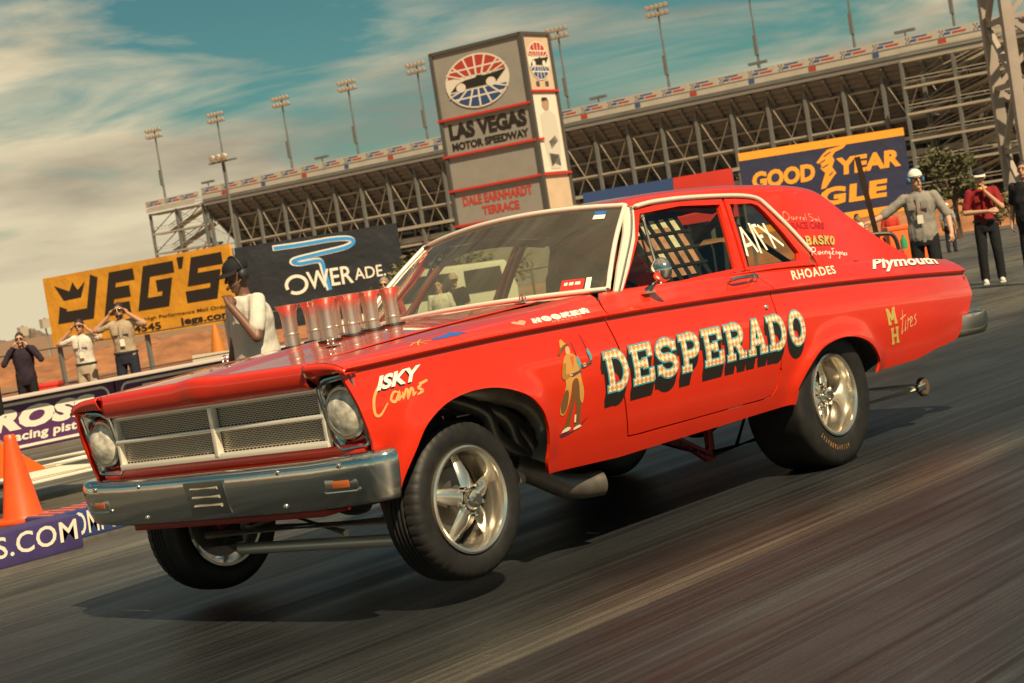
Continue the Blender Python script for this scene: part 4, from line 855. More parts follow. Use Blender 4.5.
ridge = [at(-1500, 590, 3600), at(-1000, 500, 3600), at(-600, 436, 3600), at(-300, 385, 3600), at(-60, 322, 3500), at(-20, 333, 3400), at(8, 341, 3300), at(30, 329, 3300), at(46, 334, 3300), at(62, 345, 3300), at(120, 332, 3300), at(320, 302, 3300), at(600, 262, 3300), at(800, 236, 3300)]
V = []; cr_ = catmull([tuple(p) for p in ridge], 8); n_ = len(cr_)
for i, p in enumerate(cr_):
    p = Vector(p); bx = Vector((p.x-CAM.x, p.y-CAM.y, 0)).normalized(); zz = max(1, p.z)+14*min(1, max(0, p.z)/40)*noise.noise((i*.6, 2, 0))
    V += [(p.x, p.y, zz), tuple((Vector((p.x, p.y, 0))-bx*240)[:2])+(zz*.45+18*noise.noise((i*.9, 0, 4)),), tuple((Vector((p.x, p.y, 0))-bx*600)[:2])+(-2,), tuple((Vector((p.x, p.y, 0))+bx*500)[:2])+(-2,)]
m.add(V, [(4*i+a, 4*i+b, 4*i+4+b, 4*i+4+a) for i in range(n_-1) for a, b in ((3, 0), (0, 1), (1, 2))])
tag(m.build('hills', M_('hill_rock', (.20, .14, .10), .95, noise_=(.01, .6)), smooth=60), kind='structure')
# ------------------------------------------------------------------ grandstand
RH = Vector((RIGHT.x, RIGHT.y, 0)).normalized(); FH = Vector((FWD.x, FWD.y, 0)).normalized()
GL = at(145, 200, 290); r_ = ray(984, 20); GR = CAM+r_*((GL.z-CAM.z)/r_.z)
U = Vector((GR.x-GL.x, GR.y-GL.y, 0)); GLEN = U.length; U.normalize(); HT = GL.z
stand = empty('grandstand', (GL.x, GL.y, 0), math.atan2(U.y, U.x), 'long steel speedway grandstand seen from behind, its raked seating over open columns', 'grandstand')
# local axes: x along the rail from left to right, y away from the track, z up
SG = M_('stand_steel', (.155, .16, .15), .55, noise_=(.3, .75)); SDK = M_('stand_decking', (.40, .38, .33), .7, noise_=(.25, .6)); SRI = M_('stand_riser', (.20, .19, .17), .8); SLT = M_('pale_steel', (.42, .37, .29), .5, noise_=(.4, .8)); SWH = M_('rail_white', (.48, .45, .38), .6, noise_=(.5, .85))
def cp(o, loc, parent, rz=None):
    c = o.copy(); COL.objects.link(c); c.parent = parent; c.location = loc
    if rz is not None: c.rotation_euler = (0, 0, rz)
    return c
XL0, XR0 = 13.0, GLEN+7.0           # the seating runs between the two stair towers
ZT_ = HT-2.3; ZB = 2.6; DEP = 17.0
m = MB(); ns = 26; V = []
for x in (XL0, XR0):
    for i in range(ns):
        y = DEP*i/ns; z = ZT_-(ZT_-ZB)*i/ns
        V += [(x, y, z), (x, y, z-(ZT_-ZB)/ns), (x, y+DEP/ns*.55, z-(ZT_-ZB)/ns-.02)]
k = 3*ns
for j in range(k-1): m.cur = 1 if j % 3 == 0 else 0; m.add([V[j], V[j+1], V[k+j+1], V[k+j]], [(0, 1, 2, 3)])
m.build('seating_deck', [SDK, SRI], stand, smooth=0)
m = MB(); m.beam((0, .5, -.6), (0, DEP, ZB-ZT_-.6), .42, 1.1); rk = m.build('raker_beam', SG, stand); nb = 54
for i in range(nb):
    x = XL0+(XR0-XL0)*i/(nb-1)
    if i == 0: rk.location = (x, 0, ZT_)
    else: cp(rk, (x, 0, ZT_), stand)
m = MB(); m.box((0, 0, (ZT_-1)/2), (.42, .42, ZT_-1)); c0 = m.build('column', SG, stand); nc = 27; first = True
m = MB(); m.box((0, 0, 5.5), (.30, .30, 11)); c1 = m.build('column', SLT, stand); dx = (XR0-XL0)/(nc-1)
for i in range(nc):
    x = XL0+dx*i
    if first: c0.location = (x, 1.2, 0); c1.location = (x+dx/2, 9.5, 0); first = False
    else:
        cp(c0, (x, 1.2, 0), stand)
        if i < nc-1: cp(c1, (x+dx/2, 9.5, 0), stand)
m = MB(); z0, z1 = 6.2, 16.5; m.tube([(0, 0, z0), (dx, 0, z1)], .09, 6); m.tube([(0, 0, z1), (dx, 0, z0)], .09, 6); m.beam((0, 0, 11.2), (dx, 0, 11.2), .2, .26); b0 = m.build('bay_bracing', SLT, stand)
for i in range(0, nc-1):
    if i == 0: b0.location = (XL0, 1.3, 0)
    else: cp(b0, (XL0+dx*i, 1.3, 0), stand)
for z, y, w, mt in ((ZT_-1.2, 1.2, .5, SG), (8.6, 1.0, .45, SLT), (6.0, 1.6, .35, SLT), (11.5, 10, .5, SG), (8.2, 10, .4, SLT)):
    m = MB(); m.beam((XL0, y, z), (XR0, y, z), .3, w); m.build('girder', mt, stand)
for i in range(7):
    t = .12+.8*i/6; m = MB(); m.beam((XL0, DEP*t, ZT_-(ZT_-ZB)*t-1.25), (XR0, DEP*t, ZT_-(ZT_-ZB)*t-1.25), .22, .26); m.build('purlin', SLT, stand)
m = MB(); m.box(((XL0+XR0)/2, 9, 5.4), (XR0-XL0, 14, .35)); m.build('concourse_floor', SG, stand)
m = MB(); m.box(((XL0+XR0)/2, 16.9, 2.2), (XR0-XL0, .4, 4.4)); m.build('back_wall', M_('concourse_wall', (.17, .15, .13), .8, noise_=(.2, .5)), stand)
m = MB(); m.box(((XL0+XR0)/2, 1.9, 6.75), (XR0-XL0, .12, .8)); m.build('concourse_railing', SWH, stand)
m = MB(); m.box(((XL0+XR0)/2, 0, HT-1.45), (XR0-XL0, .22, .85)); m.build('parapet', SWH, stand); m = MB(); m.box(((XL0+XR0)/2, .05, HT-2.1), (XR0-XL0, .3, .5)); m.build('edge_girder', SG, stand)
rr_ = M_('banner_red', (.42, .05, .03), .6); bb_ = M_('banner_blue', (.04, .09, .24), .6); kk__ = M_('banner_check', (.16, .15, .14), .6)
m = MB(); m.cur = 0; m.box((0, -.16, HT-.5), (4.22, .08, 1.0)); m.cur = 1; m.prism([(-.2, HT-.82), (1.5, HT-.82), (1.7, HT-.55), (-.1, HT-.55)], lambda u, v, d: (u, -.204-d, v), .003); m.cur = 2; m.prism([(-.9, HT-.40), (.9, HT-.40), (1.1, HT-.18), (-1.0, HT-.18)], lambda u, v, d: (u, -.204-d, v), .003); m.cur = 2; m.prism([(-1.2, HT-.82), (-.4, HT-.82), (-.3, HT-.5), (-1.2, HT-.5)], lambda u, v, d: (u, -.204-d, v), .003)
m.cur = 3
for i in range(3):
    for j in range(3):
        if (i+j) % 2 == 0: m.box((-1.68+.2*i, -.204, HT-.82+.28*j), (.2, .012, .28))
bn = m.build('rail_banner', [SWH, rr_, bb_, kk__], stand, smooth=0); nban = int((XR0-XL0)/4.3)
for i in range(nban):
    x = XL0+2.2+4.3*i
    if i == 0: bn.location = (x, 0, 0)
    else: cp(bn, (x, 0, 0), stand)
m = MB(); m.box((0, -.14, HT-1.45), (1.0, .06, .5)); q0 = m.build('section_plate', rr_, stand); m = MB(); m.box((0, -.14, HT-1.45), (.8, .06, .5)); q1 = m.build('section_plate', bb_, stand)
for i in range(nban//2):
    x = XL0+5+8.6*i
    if i < 2: (q0, q1)[i].location = (x, 0, 0)
    else: cp((q0, q1)[i % 2], (x, 0, 0), stand)
m = MB(); m.box((0, .4, HT+.75), (2.6, .5, .35)); m.box((0, .4, HT+.3), (.12, .12, .7)); sp0 = m.build('loudspeaker', SG, stand)
for i, t in enumerate((.10, .27, .44, .62, .79, .93)):
    if i == 0: sp0.location = (GLEN*t, 0, 0)
    else: cp(sp0, (GLEN*t, 0, 0), stand)
def stair_tower(name, label, x0, x1, top):
    root = empty(name, tuple(stand.matrix_world @ Vector((0, 0, 0))) if False else (GL.x, GL.y, 0), math.atan2(U.y, U.x), label, 'stair tower', 'stair towers at the ends of the grandstand'); nf = 5
    for xx in (x0, (x0+x1)/2, x1):
        for yy in (.6, 7.5):
            m = MB(); m.box((xx, yy, top/2), (.38, .38, top)); m.build('column', SG, root)
    for i in range(nf+1):
        z = top*(i+.6)/(nf+.6)
        m = MB(); m.box(((x0+x1)/2, 1.6, z-.2), (x1-x0, 2.4, .28)); m.box(((x0+x1)/2, .5, z+.9), (x1-x0, .09, .10)); m.box(((x0+x1)/2, .5, z+.5), (x1-x0, .07, .07)); m.build('landing', SLT, root)
        if i:
            zp = top*(i-.4)/(nf+.6); m = MB(); m.beam((x0+1, 4.2, zp), (x1-1, 4.2, z), 1.6, .3); m.beam((x0+1, 3.4, zp+1), (x1-1, 3.4, z+1), .1, .12); m.beam((x0+1, 3.4, zp+.55), (x1-1, 3.4, z+.55), .07, .07); m.build('stair_flight', SLT, root)
            for a, b in ((x0, (x0+x1)/2), ((x0+x1)/2, x1)):
                m = MB(); m.tube([(a, .6, zp), (b, .6, z)], .10, 6); m.build('brace', SG, root); m = MB(); m.tube([(a, 7.5, z), (b, 7.5, zp)], .10, 6); m.build('brace', SG, root)
    return root
stair_tower('stair_tower', 'open steel stair tower closing the left end of the grandstand', 0, XL0-.8, HT-2.4)
for x in (2.2, 6.5, 10.4):
    cp(bn, (x, 0, -.4), stand)
stair_tower('stair_tower', 'open steel stair tower closing the right end of the grandstand', GLEN-9.5, GLEN+3.5, HT-3).location = (GL.x+U.y*4.5, GL.y-U.x*4.5, 0)
m = MB(); m.box((XL0/2-1, 0, HT-1.9), (XL0-2, .22, .6)); m.build('parapet', SWH, stand)
# floodlight masts rising behind the rail
def mast(px, py, wpx=20, base_local=None, i=0):
    # the mast stands on the line of the rail; its head is where that vertical reaches the pixel
    dq_ = None
    o = Vector((GL.x, GL.y, 0)); r = ray(px, py); nrm = Vector((-U.y, U.x, 0)); p0 = o+nrm*1.5
    t = (p0-CAM).dot(nrm)/r.dot(nrm); P = CAM+r*t
    return P
LAMP = M_('floodlight_face', (.72, .68, .58), .25, .3)
def floodlight(P, zb, label, group, rows=2, n=5, sc=1.0):
    root = empty('light_tower', (P.x, P.y, 0), math.atan2(U.y, U.x), label, 'light tower', group)
    m = MB(); m.tube([(0, 0, zb), (0, 0, P.z)], [.20*sc, .12*sc], 8); m.build('pole', SG, root)
    m = MB(); m.box((0, -.22, zb+(P.z-zb)*.33), (.42*sc, .4*sc, 2.6*sc)); m.build('control_box', SG, root)
    m = MB()
    for r in range(rows): m.box((0, 0, P.z-1.0*sc*r-.3), (3.4*sc, .16, .12))
    m.build('crossarm', SG, root); lp = None
    for r in range(rows):
        for c in range(n):
            x = (c-(n-1)/2)*.72*sc; z = P.z-1.0*sc*r
            if lp is None:
                m = MB(); m.lathe([(.001, .2), (.16*sc, .18), (.33*sc, -.12), (.34*sc, -.2), (.001, -.22)], (0, -.3, 0), (0, 1, .35), 10); lp = m.build('lamp', LAMP, root); lp.location = (x, 0, z)
            else: cp(lp, (x, 0, z), root)
    return root
for px, py, lab in ((154, 130, 'slim floodlight mast over the stair tower, leftmost on the grandstand'), (216, 114, 'floodlight mast behind the short parking lamp post'), (281, 98, 'third floodlight mast from the left on the grandstand rail'), (347, 82, 'floodlight mast midway between the parking lamp post and the speedway sign'), (416, 64, 'floodlight mast just left of the speedway sign tower'), (557, 29, 'floodlight mast just right of the speedway sign tower'), (657, 6, 'floodlight mast with its lamps at the top edge above the roof of the car'), (747, -16, 'floodlight mast above the rear pillar of the car, lamps out of the frame'), (842, -40, 'floodlight mast over the blue billboard, lamps out of the frame'), (942, -60, 'floodlight mast beside the right stair tower, lamps out of the frame')):
    P = mast(px, py); floodlight(P, HT-.8, lab, 'floodlight masts along the grandstand')
P = at(222, 157, 120); floodlight(P, 0, 'short parking lamp post in front of the left end of the grandstand', None, rows=1, n=3, sc=.75)
# ------------------------------------------------------------------ lattice tower at the right edge
tp = at(1004, 0, 66); lt = empty('lattice_tower', (tp.x, tp.y, 0), math.atan2(RH.y, RH.x), 'heavy steel lattice tower cut by the right edge of the photo', 'lattice tower'); LS = M_('lattice_steel', (.36, .30, .25), .55, noise_=(1, .8)); s_ = 2.7; lk_ = 1.55
for x in (0, s_):
    for y in (0, s_):
        m = MB(); m.box((x, y, 8), (.40, .40, 16)); m.build('leg', LS, lt, bevel=.01)
for k in range(6):
    z0, z1 = 2.5*k, 2.5*(k+1)
    for a, b in (((0, 0), (s_, 0)), ((s_, 0), (s_, s_)), ((s_, s_), (0, s_)), ((0, s_), (0, 0))):
        m = MB(); A = (a[0], a[1], z0) if k % 2 else (b[0], b[1], z0); B = (b[0], b[1], z1) if k % 2 else (a[0], a[1], z1); m.beam(A, B, .20, .20); m.build('brace', LS, lt); m = MB(); m.beam((a[0], a[1], z1), (b[0], b[1], z1), .19, .19); m.build('strut', LS, lt)
# ------------------------------------------------------------------ signs
def board(name, TL, TR, h, mat, label, cat, th=.06, posts=True, group=None):
    """a flat sign: TL, TR its top corners, h its height; returns the root and a placer (u, v, off) -> local point"""
    TL = Vector(TL); TR = Vector(TR); zt = (TL.z+TR.z)/2; d = Vector((TR.x-TL.x, TR.y-TL.y, 0)); w = d.length; d.normalize()
    root = empty(name, (TL.x, TL.y, 0), math.atan2(d.y, d.x), label, cat, group)
    P = lambda u, v, off=0.0: Vector((u*w, -off, zt-h+v*h))
    m = MB(); m.box((w/2, th/2, zt-h/2), (w, th, h)); m.build('board', mat, root, smooth=0)
    if posts:
        n_ = max(2, int(w/2.2)+1)
        for i in range(n_): m = MB(); m.box((.08+(w-.16)*i/(n_-1), th+.05, (zt-.1)/2), (.09, .09, zt-.1)); m.build('post', SG, root)
    return root, P, w, h
def sheet2d(name, V, F, P, mat, root, off=.004, jit=0): 
    me = D.meshes.new(name); me.from_pydata([tuple(P(u, v, off)) for u, v in V], [], F); me.materials.append(mat); return link(name, me, root)
def stext(s, u0, v0, u1, v1, P, mat, root, bold=.02, shear=0.0, off=.008, name='lettering', space=1.0):
    V, F, _ = text_geo(s, bold, shear, space); return sheet2d(name, [(u0+(u1-u0)*u, v0+(v1-v0)*v) for u, v in V], F, P, mat, root, off)
def spoly(poly, P, mat, root, off=.004, name='patch'): return sheet2d(name, poly, [tuple(range(len(poly)))], P, mat, root, off)
def sstroke(lines, w, P, mat, root, off=.006, name='lettering', ar=1.0, sm=0):
    o = None
    VV = []; FF = []
    for j, ln in enumerate(lines):
        Q = catmull(ln, sm) if sm and len(ln) > 2 else ln
        V, F = stroke([(u*ar, v) for u, v in Q], w); k = len(VV); VV += [tuple(P(u/ar, v, off+.0012*j)) for u, v in V]; FF += [tuple(i+k for i in f) for f in F]
    me = D.meshes.new(name); me.from_pydata(VV, [], FF); me.materials.append(mat); return link(name, me, root)
YEL = M_('banner_yellow', (.78, .36, .025), .6, noise_=(.6, .80), bump=(1.3, .09)); INK = M_('sign_ink', (.022, .016, .012), .6); NAVY = M_('banner_navy', (.007, .010, .016), .6, noise_=(.5, .7), bump=(1.2, .09)); SW = M_('sign_white', (.74, .68, .56), .6); SB = M_('sign_blue', (.03, .26, .62), .5); ORG = M_('sign_orange', (.80, .30, .015), .55); GNAVY = M_('billboard_navy', (.013, .016, .055), .6, noise_=(.4, .75), bump=(1.1, .06)); SR = M_('sign_red', (.60, .035, .02), .55, noise_=(.5, .88)); SBL = M_('sign_deep_blue', (.028, .06, .17), .55)
BLK = {'J': [[(.86, 1), (.86, .12), (.0, .12), (.0, .36)]], 'E': [[(1, .88), (.14, .88), (.14, .12), (1, .12)], [(.14, .5), (.92, .5)]], 'G': [[(1, .88), (.14, .88), (.14, .12), (.86, .12), (.86, .5), (.52, .5)]], 'S': [[(1, .88), (.14, .88), (.14, .5), (.86, .5), (.86, .12), (0, .12)]]}
# yellow banner
root, P, w, h = board('banner_sign', at(41.7, 274.8, 43.6), at(229.5, 248.5, 39.8), 1.76, YEL, 'yellow banner with huge black letters and a crown behind the spectators', 'banner')
sh = .06; cells = (('J', .10, .185), ('E', .345, .135), ('G', .525, .165), ('S', .775, .16))
for ch, u0, uw in cells:
    sstroke([[(u0+uw*a+sh*(b-.5), .34+.57*b) for a, b in l] for l in BLK[ch]], .155, P, INK, root, ar=w/h)
spoly([(.738, .80), (.755, .80), (.772, .95), (.735, .95)], P, INK, root, .010)
spoly([(.10, .64), (.20, .65), (.235, .86), (.188, .76), (.165, .88), (.14, .76), (.06, .87)], P, INK, root)
stext('High Performance Mail Order', .52, .175, .955, .235, P, INK, root, bold=.012); stext('4545', .455, .045, .60, .145, P, INK, root, bold=.03); stext('jegs.com', .70, .025, .965, .150, P, INK, root, bold=.03)
# dark drink banner
root, P, w, h = board('banner_sign', at(233.5, 246, 41), at(397, 225, 41.4), 2.05, NAVY, 'dark navy banner with a curling blue stroke, behind the intake stacks', 'banner')
swo = [(.23, .93), (.40, .925), (.58, .93), (.69, .91), (.715, .86), (.66, .815), (.50, .79), (.36, .765), (.335, .735), (.38, .71), (.47, .715), (.505, .69), (.515, .56), (.53, .36)]
sstroke([swo], .062, P, SW, root, .004, 'logo_outline', w/h, 5); sstroke([[(u+.006, v-.004) for u, v in swo]], .040, P, SB, root, .008, 'logo_stroke', w/h, 5)
sstroke([arc(.338, .475, .062, .098, -130, 205, 20)], .036, P, SW, root, .010, ar=w/h)
stext('WER', .405, .395, .685, .60, P, SW, root, bold=.012, off=.012); stext('ADE.', .695, .42, .885, .555, P, SW, root, bold=.008, off=.012)
# blue and orange billboard
root, P, w, h = board('billboard', at(738.5, 158, 50), at(902.5, 123, 50), 2.35, GNAVY, 'navy billboard with orange borders and orange lettering at right', 'billboard')
for v0, v1 in ((.905, 1.0), (0, .085)): spoly([(0, v0), (1, v0), (1, v1), (0, v1)], P, ORG, root, .004, 'border_stripe')
stext('GOOD', .06, .53, .44, .745, P, ORG, root, bold=.05, shear=.12); stext('YEAR', .575, .545, .955, .755, P, ORG, root, bold=.05, shear=.12); stext('EAGLE', .16, .20, .86, .42, P, ORG, root, bold=.05, shear=.12, space=1.12)
spoly([(.455, .74), (.50, .83), (.53, .875), (.60, .895), (.66, .925), (.625, .865), (.575, .835), (.555, .79), (.565, .74), (.545, .66), (.565, .58), (.545, .545), (.49, .42), (.46, .41), (.475, .50), (.50, .60), (.475, .66), (.485, .70)], P, ORG, root, .010, 'winged_foot')
for a, b in (((.47, .72), (.51, .76)), ((.485, .665), (.525, .70)), ((.505, .80), (.55, .845)), ((.52, .56), (.545, .60))): sstroke([[a, b]], .014, P, GNAVY, root, .014, 'winged_foot_line', w/h)
root, P, w, h = board('banner_sign', at(583, 197.5, 70), at(731, 163.5, 68), 1.9, SBL, 'half blue half red banner showing just above the car roof', 'banner')
spoly([(.585, 0), (1, 0), (1, 1), (.615, 1)], P, SR, root, .006)
for q in ([(.40, .45), (.43, .62), (.46, .45)], [(.48, .48), (.53, .60)], [(.55, .45), (.55, .62)]): sstroke([q], .06, P, SW, root, .008, 'lettering', w/h)
spoly([(.74, .30), (.80, .30), (.82, .42), (.78, .52), (.74, .44)], P, SBL, root, .010)
# ------------------------------------------------------------------ speedway sign tower
tc_ = at(520, 32, 88); th_ = math.radians(34); dl = (-RH*math.cos(th_)+FH*math.sin(th_)).normalized(); dr = (RH*math.sin(th_)+FH*math.cos(th_)).normalized()
def px_of(p):
    q = p-CAM; z = q.dot(FWD); return 512+FPX*q.dot(RIGHT)/z
def width_to(d, px):
    lo, hi = 0.0, 30.0
    for _ in range(50):
        mid = (lo+hi)/2; lo, hi = ((mid, hi) if (px_of(tc_+d*mid)-px)*(px_of(tc_+d*.01)-px) > 0 else (lo, mid))
    return lo
wl = width_to(dl, 430.5); wr = width_to(dr, 547); H_ = tc_.z
tower = empty('sign_tower', (tc_.x, tc_.y, 0), math.atan2(-dl.y, -dl.x), 'tall grey sign tower with a round red and blue emblem, before the grandstand', 'sign')
TG = M_('tower_stucco', (.30, .285, .25), .85, noise_=(1.2, .86), bump=(20, .01)); TT = M_('tower_edge', (.07, .068, .062), .7)
# local x runs along the front face towards the near corner at x = 0; local y is away
ang_ = math.atan2(dr.y, dr.x)-math.atan2(-dl.y, -dl.x); ex, ey = wr*math.cos(ang_), wr*math.sin(ang_)
m = MB(); V = [(-wl, 0), (0, 0), (ex, ey), (ex-wl, ey)]; m.add([(x, y, z) for z in (0, H_) for x, y in V], [(3, 2, 1, 0), (4, 5, 6, 7)]+[(i, (i+1) % 4, (i+1) % 4+4, i+4) for i in range(4)]); m.build('tower_body', TG, tower, smooth=0)
m = MB()
for x, y in V: m.box((x, y, H_/2), (.20, .20, H_+.02))
for (x, y), (x2, y2) in zip(V, V[1:]+V[:1]): m.beam((x, y, H_-.06), (x2, y2, H_-.06), .20, .16)
m.build('edge_trim', TT, tower, smooth=0)
PF = lambda u, v, off=0.0: Vector((-wl+u*wl, -off-.012, H_-v))            # v = metres below the top
PR_ = lambda u, v, off=0.0: Vector((u*ex, u*ey, H_-v))+Vector((ey, -ex, 0)).normalized()*(off+.012)
m = MB()
for v in (3.55, 5.45, 7.25, 9.1): m.beam(PF(-.03, v, .08), PF(1.0, v, .08), .12, .11)
for v in (3.0, 7.25): m.beam(PR_(0, v, .08), PR_(1.03, v, .08), .12, .11)
m.beam(PR_(0, 5.45, .08), PR_(.2, 5.45, .08), .12, .11)
m.build('red_band', SR, tower, smooth=0)
def tmap(s, u0, v0, u1, v1, Pf, mat, bold, off=.004):
    V, F, _ = text_geo(s, bold, 0, 1.0); sheet2d('lettering', [(u0+(u1-u0)*u, v1+(v0-v1)*v) for u, v in V], F, Pf, mat, tower, off)
spoly([(.0, 7.4), (1, 7.4), (1, 0.1), (0, .1)], PR_, M_('tower_sunlit_cream', (.62, .47, .32), .85, noise_=(1.2, .86)), tower, .0, 'sunlit_side'); spoly([(0, H_), (1, H_), (1, 7.4), (0, 7.4)], PR_, MATS['tower_sunlit_cream'], tower, .0, 'sunlit_side')  # cream skin on the sunlit face only, its brightness painted in
tmap('LAS VEGAS', .07, 3.80, .93, 4.66, PF, INK, .06); tmap('MOTOR SPEEDWAY', .08, 4.80, .93, 5.22, PF, INK, .05)
RT = M_('tower_red_letters', (.50, .05, .03), .6); tmap('DALE EARNHARDT', .10, 7.62, .87, 8.12, PF, RT, .04); tmap('TERRACE', .30, 8.28, .71, 8.74, PF, RT, .04)
def emblem(Pf, uc, vc, ru, rv):
    E = lambda a, b, off: tuple(Pf(uc+ru*a, vc-rv*b, off))
    def patch(poly, mat, off, nm):
        me = D.meshes.new(nm); me.from_pydata([E(a, b, off) for a, b in poly], [], [tuple(range(len(poly)))]); me.materials.append(mat); return link(nm, me, tower)
    patch([(math.cos(2*PI*i/40), math.sin(2*PI*i/40)) for i in range(40)], SW, .03, 'emblem_disc')
    def seg(b0, up): 
        a0 = math.asin(b0); R = .94; s = math.asin(b0/R)
        return [(R*math.cos(s+(PI-2*s)*i/20), (1 if up else -1)*R*math.sin(s+(PI-2*s)*i/20)) for i in range(21)]
    patch(seg(.24, True), M_('emblem_red', (.45, .045, .03), .6), .036, 'emblem_upper'); patch(seg(.30, False), M_('emblem_blue', (.03, .07, .20), .6), .036, 'emblem_lower')
    VV = []; FF = []; j = 0
    def ln(a, b, wd):
        nonlocal j
        V, F = stroke([a, b], wd); k = len(VV); VV.extend([E(x, y, .042+.0006*j) for x, y in V]); FF.extend([tuple(i+k for i in f) for f in F]); j += 1
    ln((-.80, .50), (.80, .50), .06); ln((-.78, -.56), (.78, -.56), .06)
    for a in (-.62, -.3, 0, .3, .62):
        ln((a*.55, .2), (a*1.15, .95*math.sqrt(max(.05, 1-(a*1.15)**2))), .055); ln((a*.55, -.26), (a*1.15, -.95*math.sqrt(max(.05, 1-(a*1.15)**2))), .055)
    ln((-.5, .2), (-.93, .42), .05); ln((.5, .2), (.93, .42), .05); ln((-.5, -.26), (-.92, -.44), .05); ln((.5, -.26), (.92, -.44), .05)
    me = D.meshes.new('emblem_grid'); me.from_pydata(VV, [], FF); me.materials.append(SW); link('emblem_grid', me, tower)
    patch([(-.86, -.24), (-.62, .02), (-.35, .10), (-.05, .12), (.05, .20), (.22, .14), (.55, .16), (.93, .22), (.60, -.16), (.42, -.22), (-.40, -.22), (-.60, -.22)], INK, .05, 'emblem_car')
    for a in (-.52, .42): patch([(a+.15*math.cos(2*PI*i/20), -.15+.17*math.sin(2*PI*i/20)) for i in range(20)], SW, .054, 'emblem_wheel')
emblem(PF, .47, 1.88, .355, 1.38); emblem(PR_, .50, 1.45, .40, 1.0)
spoly([(.08, 7.15), (.92, 7.15), (.92, 3.1), (.08, 3.1)], PR_, SW, tower, .03, 'poster')
for poly, mt in (([(.36, 3.45), (.52, 3.40), (.62, 3.62), (.58, 3.95), (.44, 4.02), (.34, 3.80)], M_('poster_skin', (.42, .26, .17), .7)), ([(.34, 3.5), (.38, 3.34), (.56, 3.34), (.62, 3.6), (.54, 3.5), (.40, 3.55)], INK), ([(.24, 4.2), (.44, 4.02), (.60, 4.02), (.80, 4.3), (.84, 5.6), (.70, 7.0), (.34, 7.0), (.22, 5.5)], M_('poster_suit', (.58, .54, .46), .7)), ([(.40, 5.6), (.66, 5.3), (.74, 5.6), (.46, 6.0)], M_('poster_grey', (.12, .12, .12), .7)), ([(.34, 6.2), (.7, 6.3), (.72, 6.9), (.5, 6.75), (.38, 6.9)], M_('poster_dark', (.06, .06, .06), .7))): spoly(poly, PR_, mt, tower, .05, 'poster_figure')
for u in (.34, .68): spoly([(u-.06, 2.75), (u+.06, 2.75), (u+.06, 2.5), (u-.06, 2.5)], PR_, TT, tower, .03, 'vent')
# ------------------------------------------------------------------ people
SK = {'fair': M_('skin_fair', (.50, .27, .17), .55, bump=(60, .001)), 'tan': M_('skin_tan', (.40, .20, .12), .55), 'brown': M_('skin_brown', (.15, .07, .04), .5)}
HAIR = M_('hair_dark', (.02, .015, .012), .6); LIPS = M_('lips', (.30, .10, .08), .5); EYE = M_('eye_dark', (.02, .015, .012), .2); SHOEB = M_('shoe_black', (.02, .02, .02), .5); SHOEW = M_('shoe_white', (.65, .62, .55), .6)
def cloth(name, col): return M_('cloth_'+name, col, .85, spec=.2, noise_=(7, .82), bump=(26, .006))
def remesh(name, mb, mat, parent, vox, amp=0.0, seed=0.0, rough=5.0):
    o = mb.build(name, mat, parent, smooth=0, fix=False); md = o.modifiers.new('fuse', 'REMESH'); md.mode = 'VOXEL'; md.voxel_size = vox; md.use_smooth_shade = True
    sm = o.modifiers.new('relax', 'SMOOTH'); sm.factor = .5; sm.iterations = 3
    bpy.context.view_layer.update(); dg = bpy.context.evaluated_depsgraph_get(); me = D.meshes.new_from_object(o.evaluated_get(dg)); old = o.data; o.modifiers.clear(); o.data = me; D.meshes.remove(old); me.name = name
    if not me.materials: me.materials.append(mat)
    if amp:
        nn = [v.normal.copy() for v in me.vertices]
        for v, q in zip(me.vertices, nn):
            p = v.co; d = noise.noise((p.x*rough*1.6+seed, p.y*rough*1.6, p.z*rough*.8+p.x*4))+.5*noise.noise((p.x*rough*4, p.y*rough*4+seed, p.z*rough*2.2))
            v.co = p+q*(amp*d)
    for p in me.polygons: p.use_smooth = True
    return o
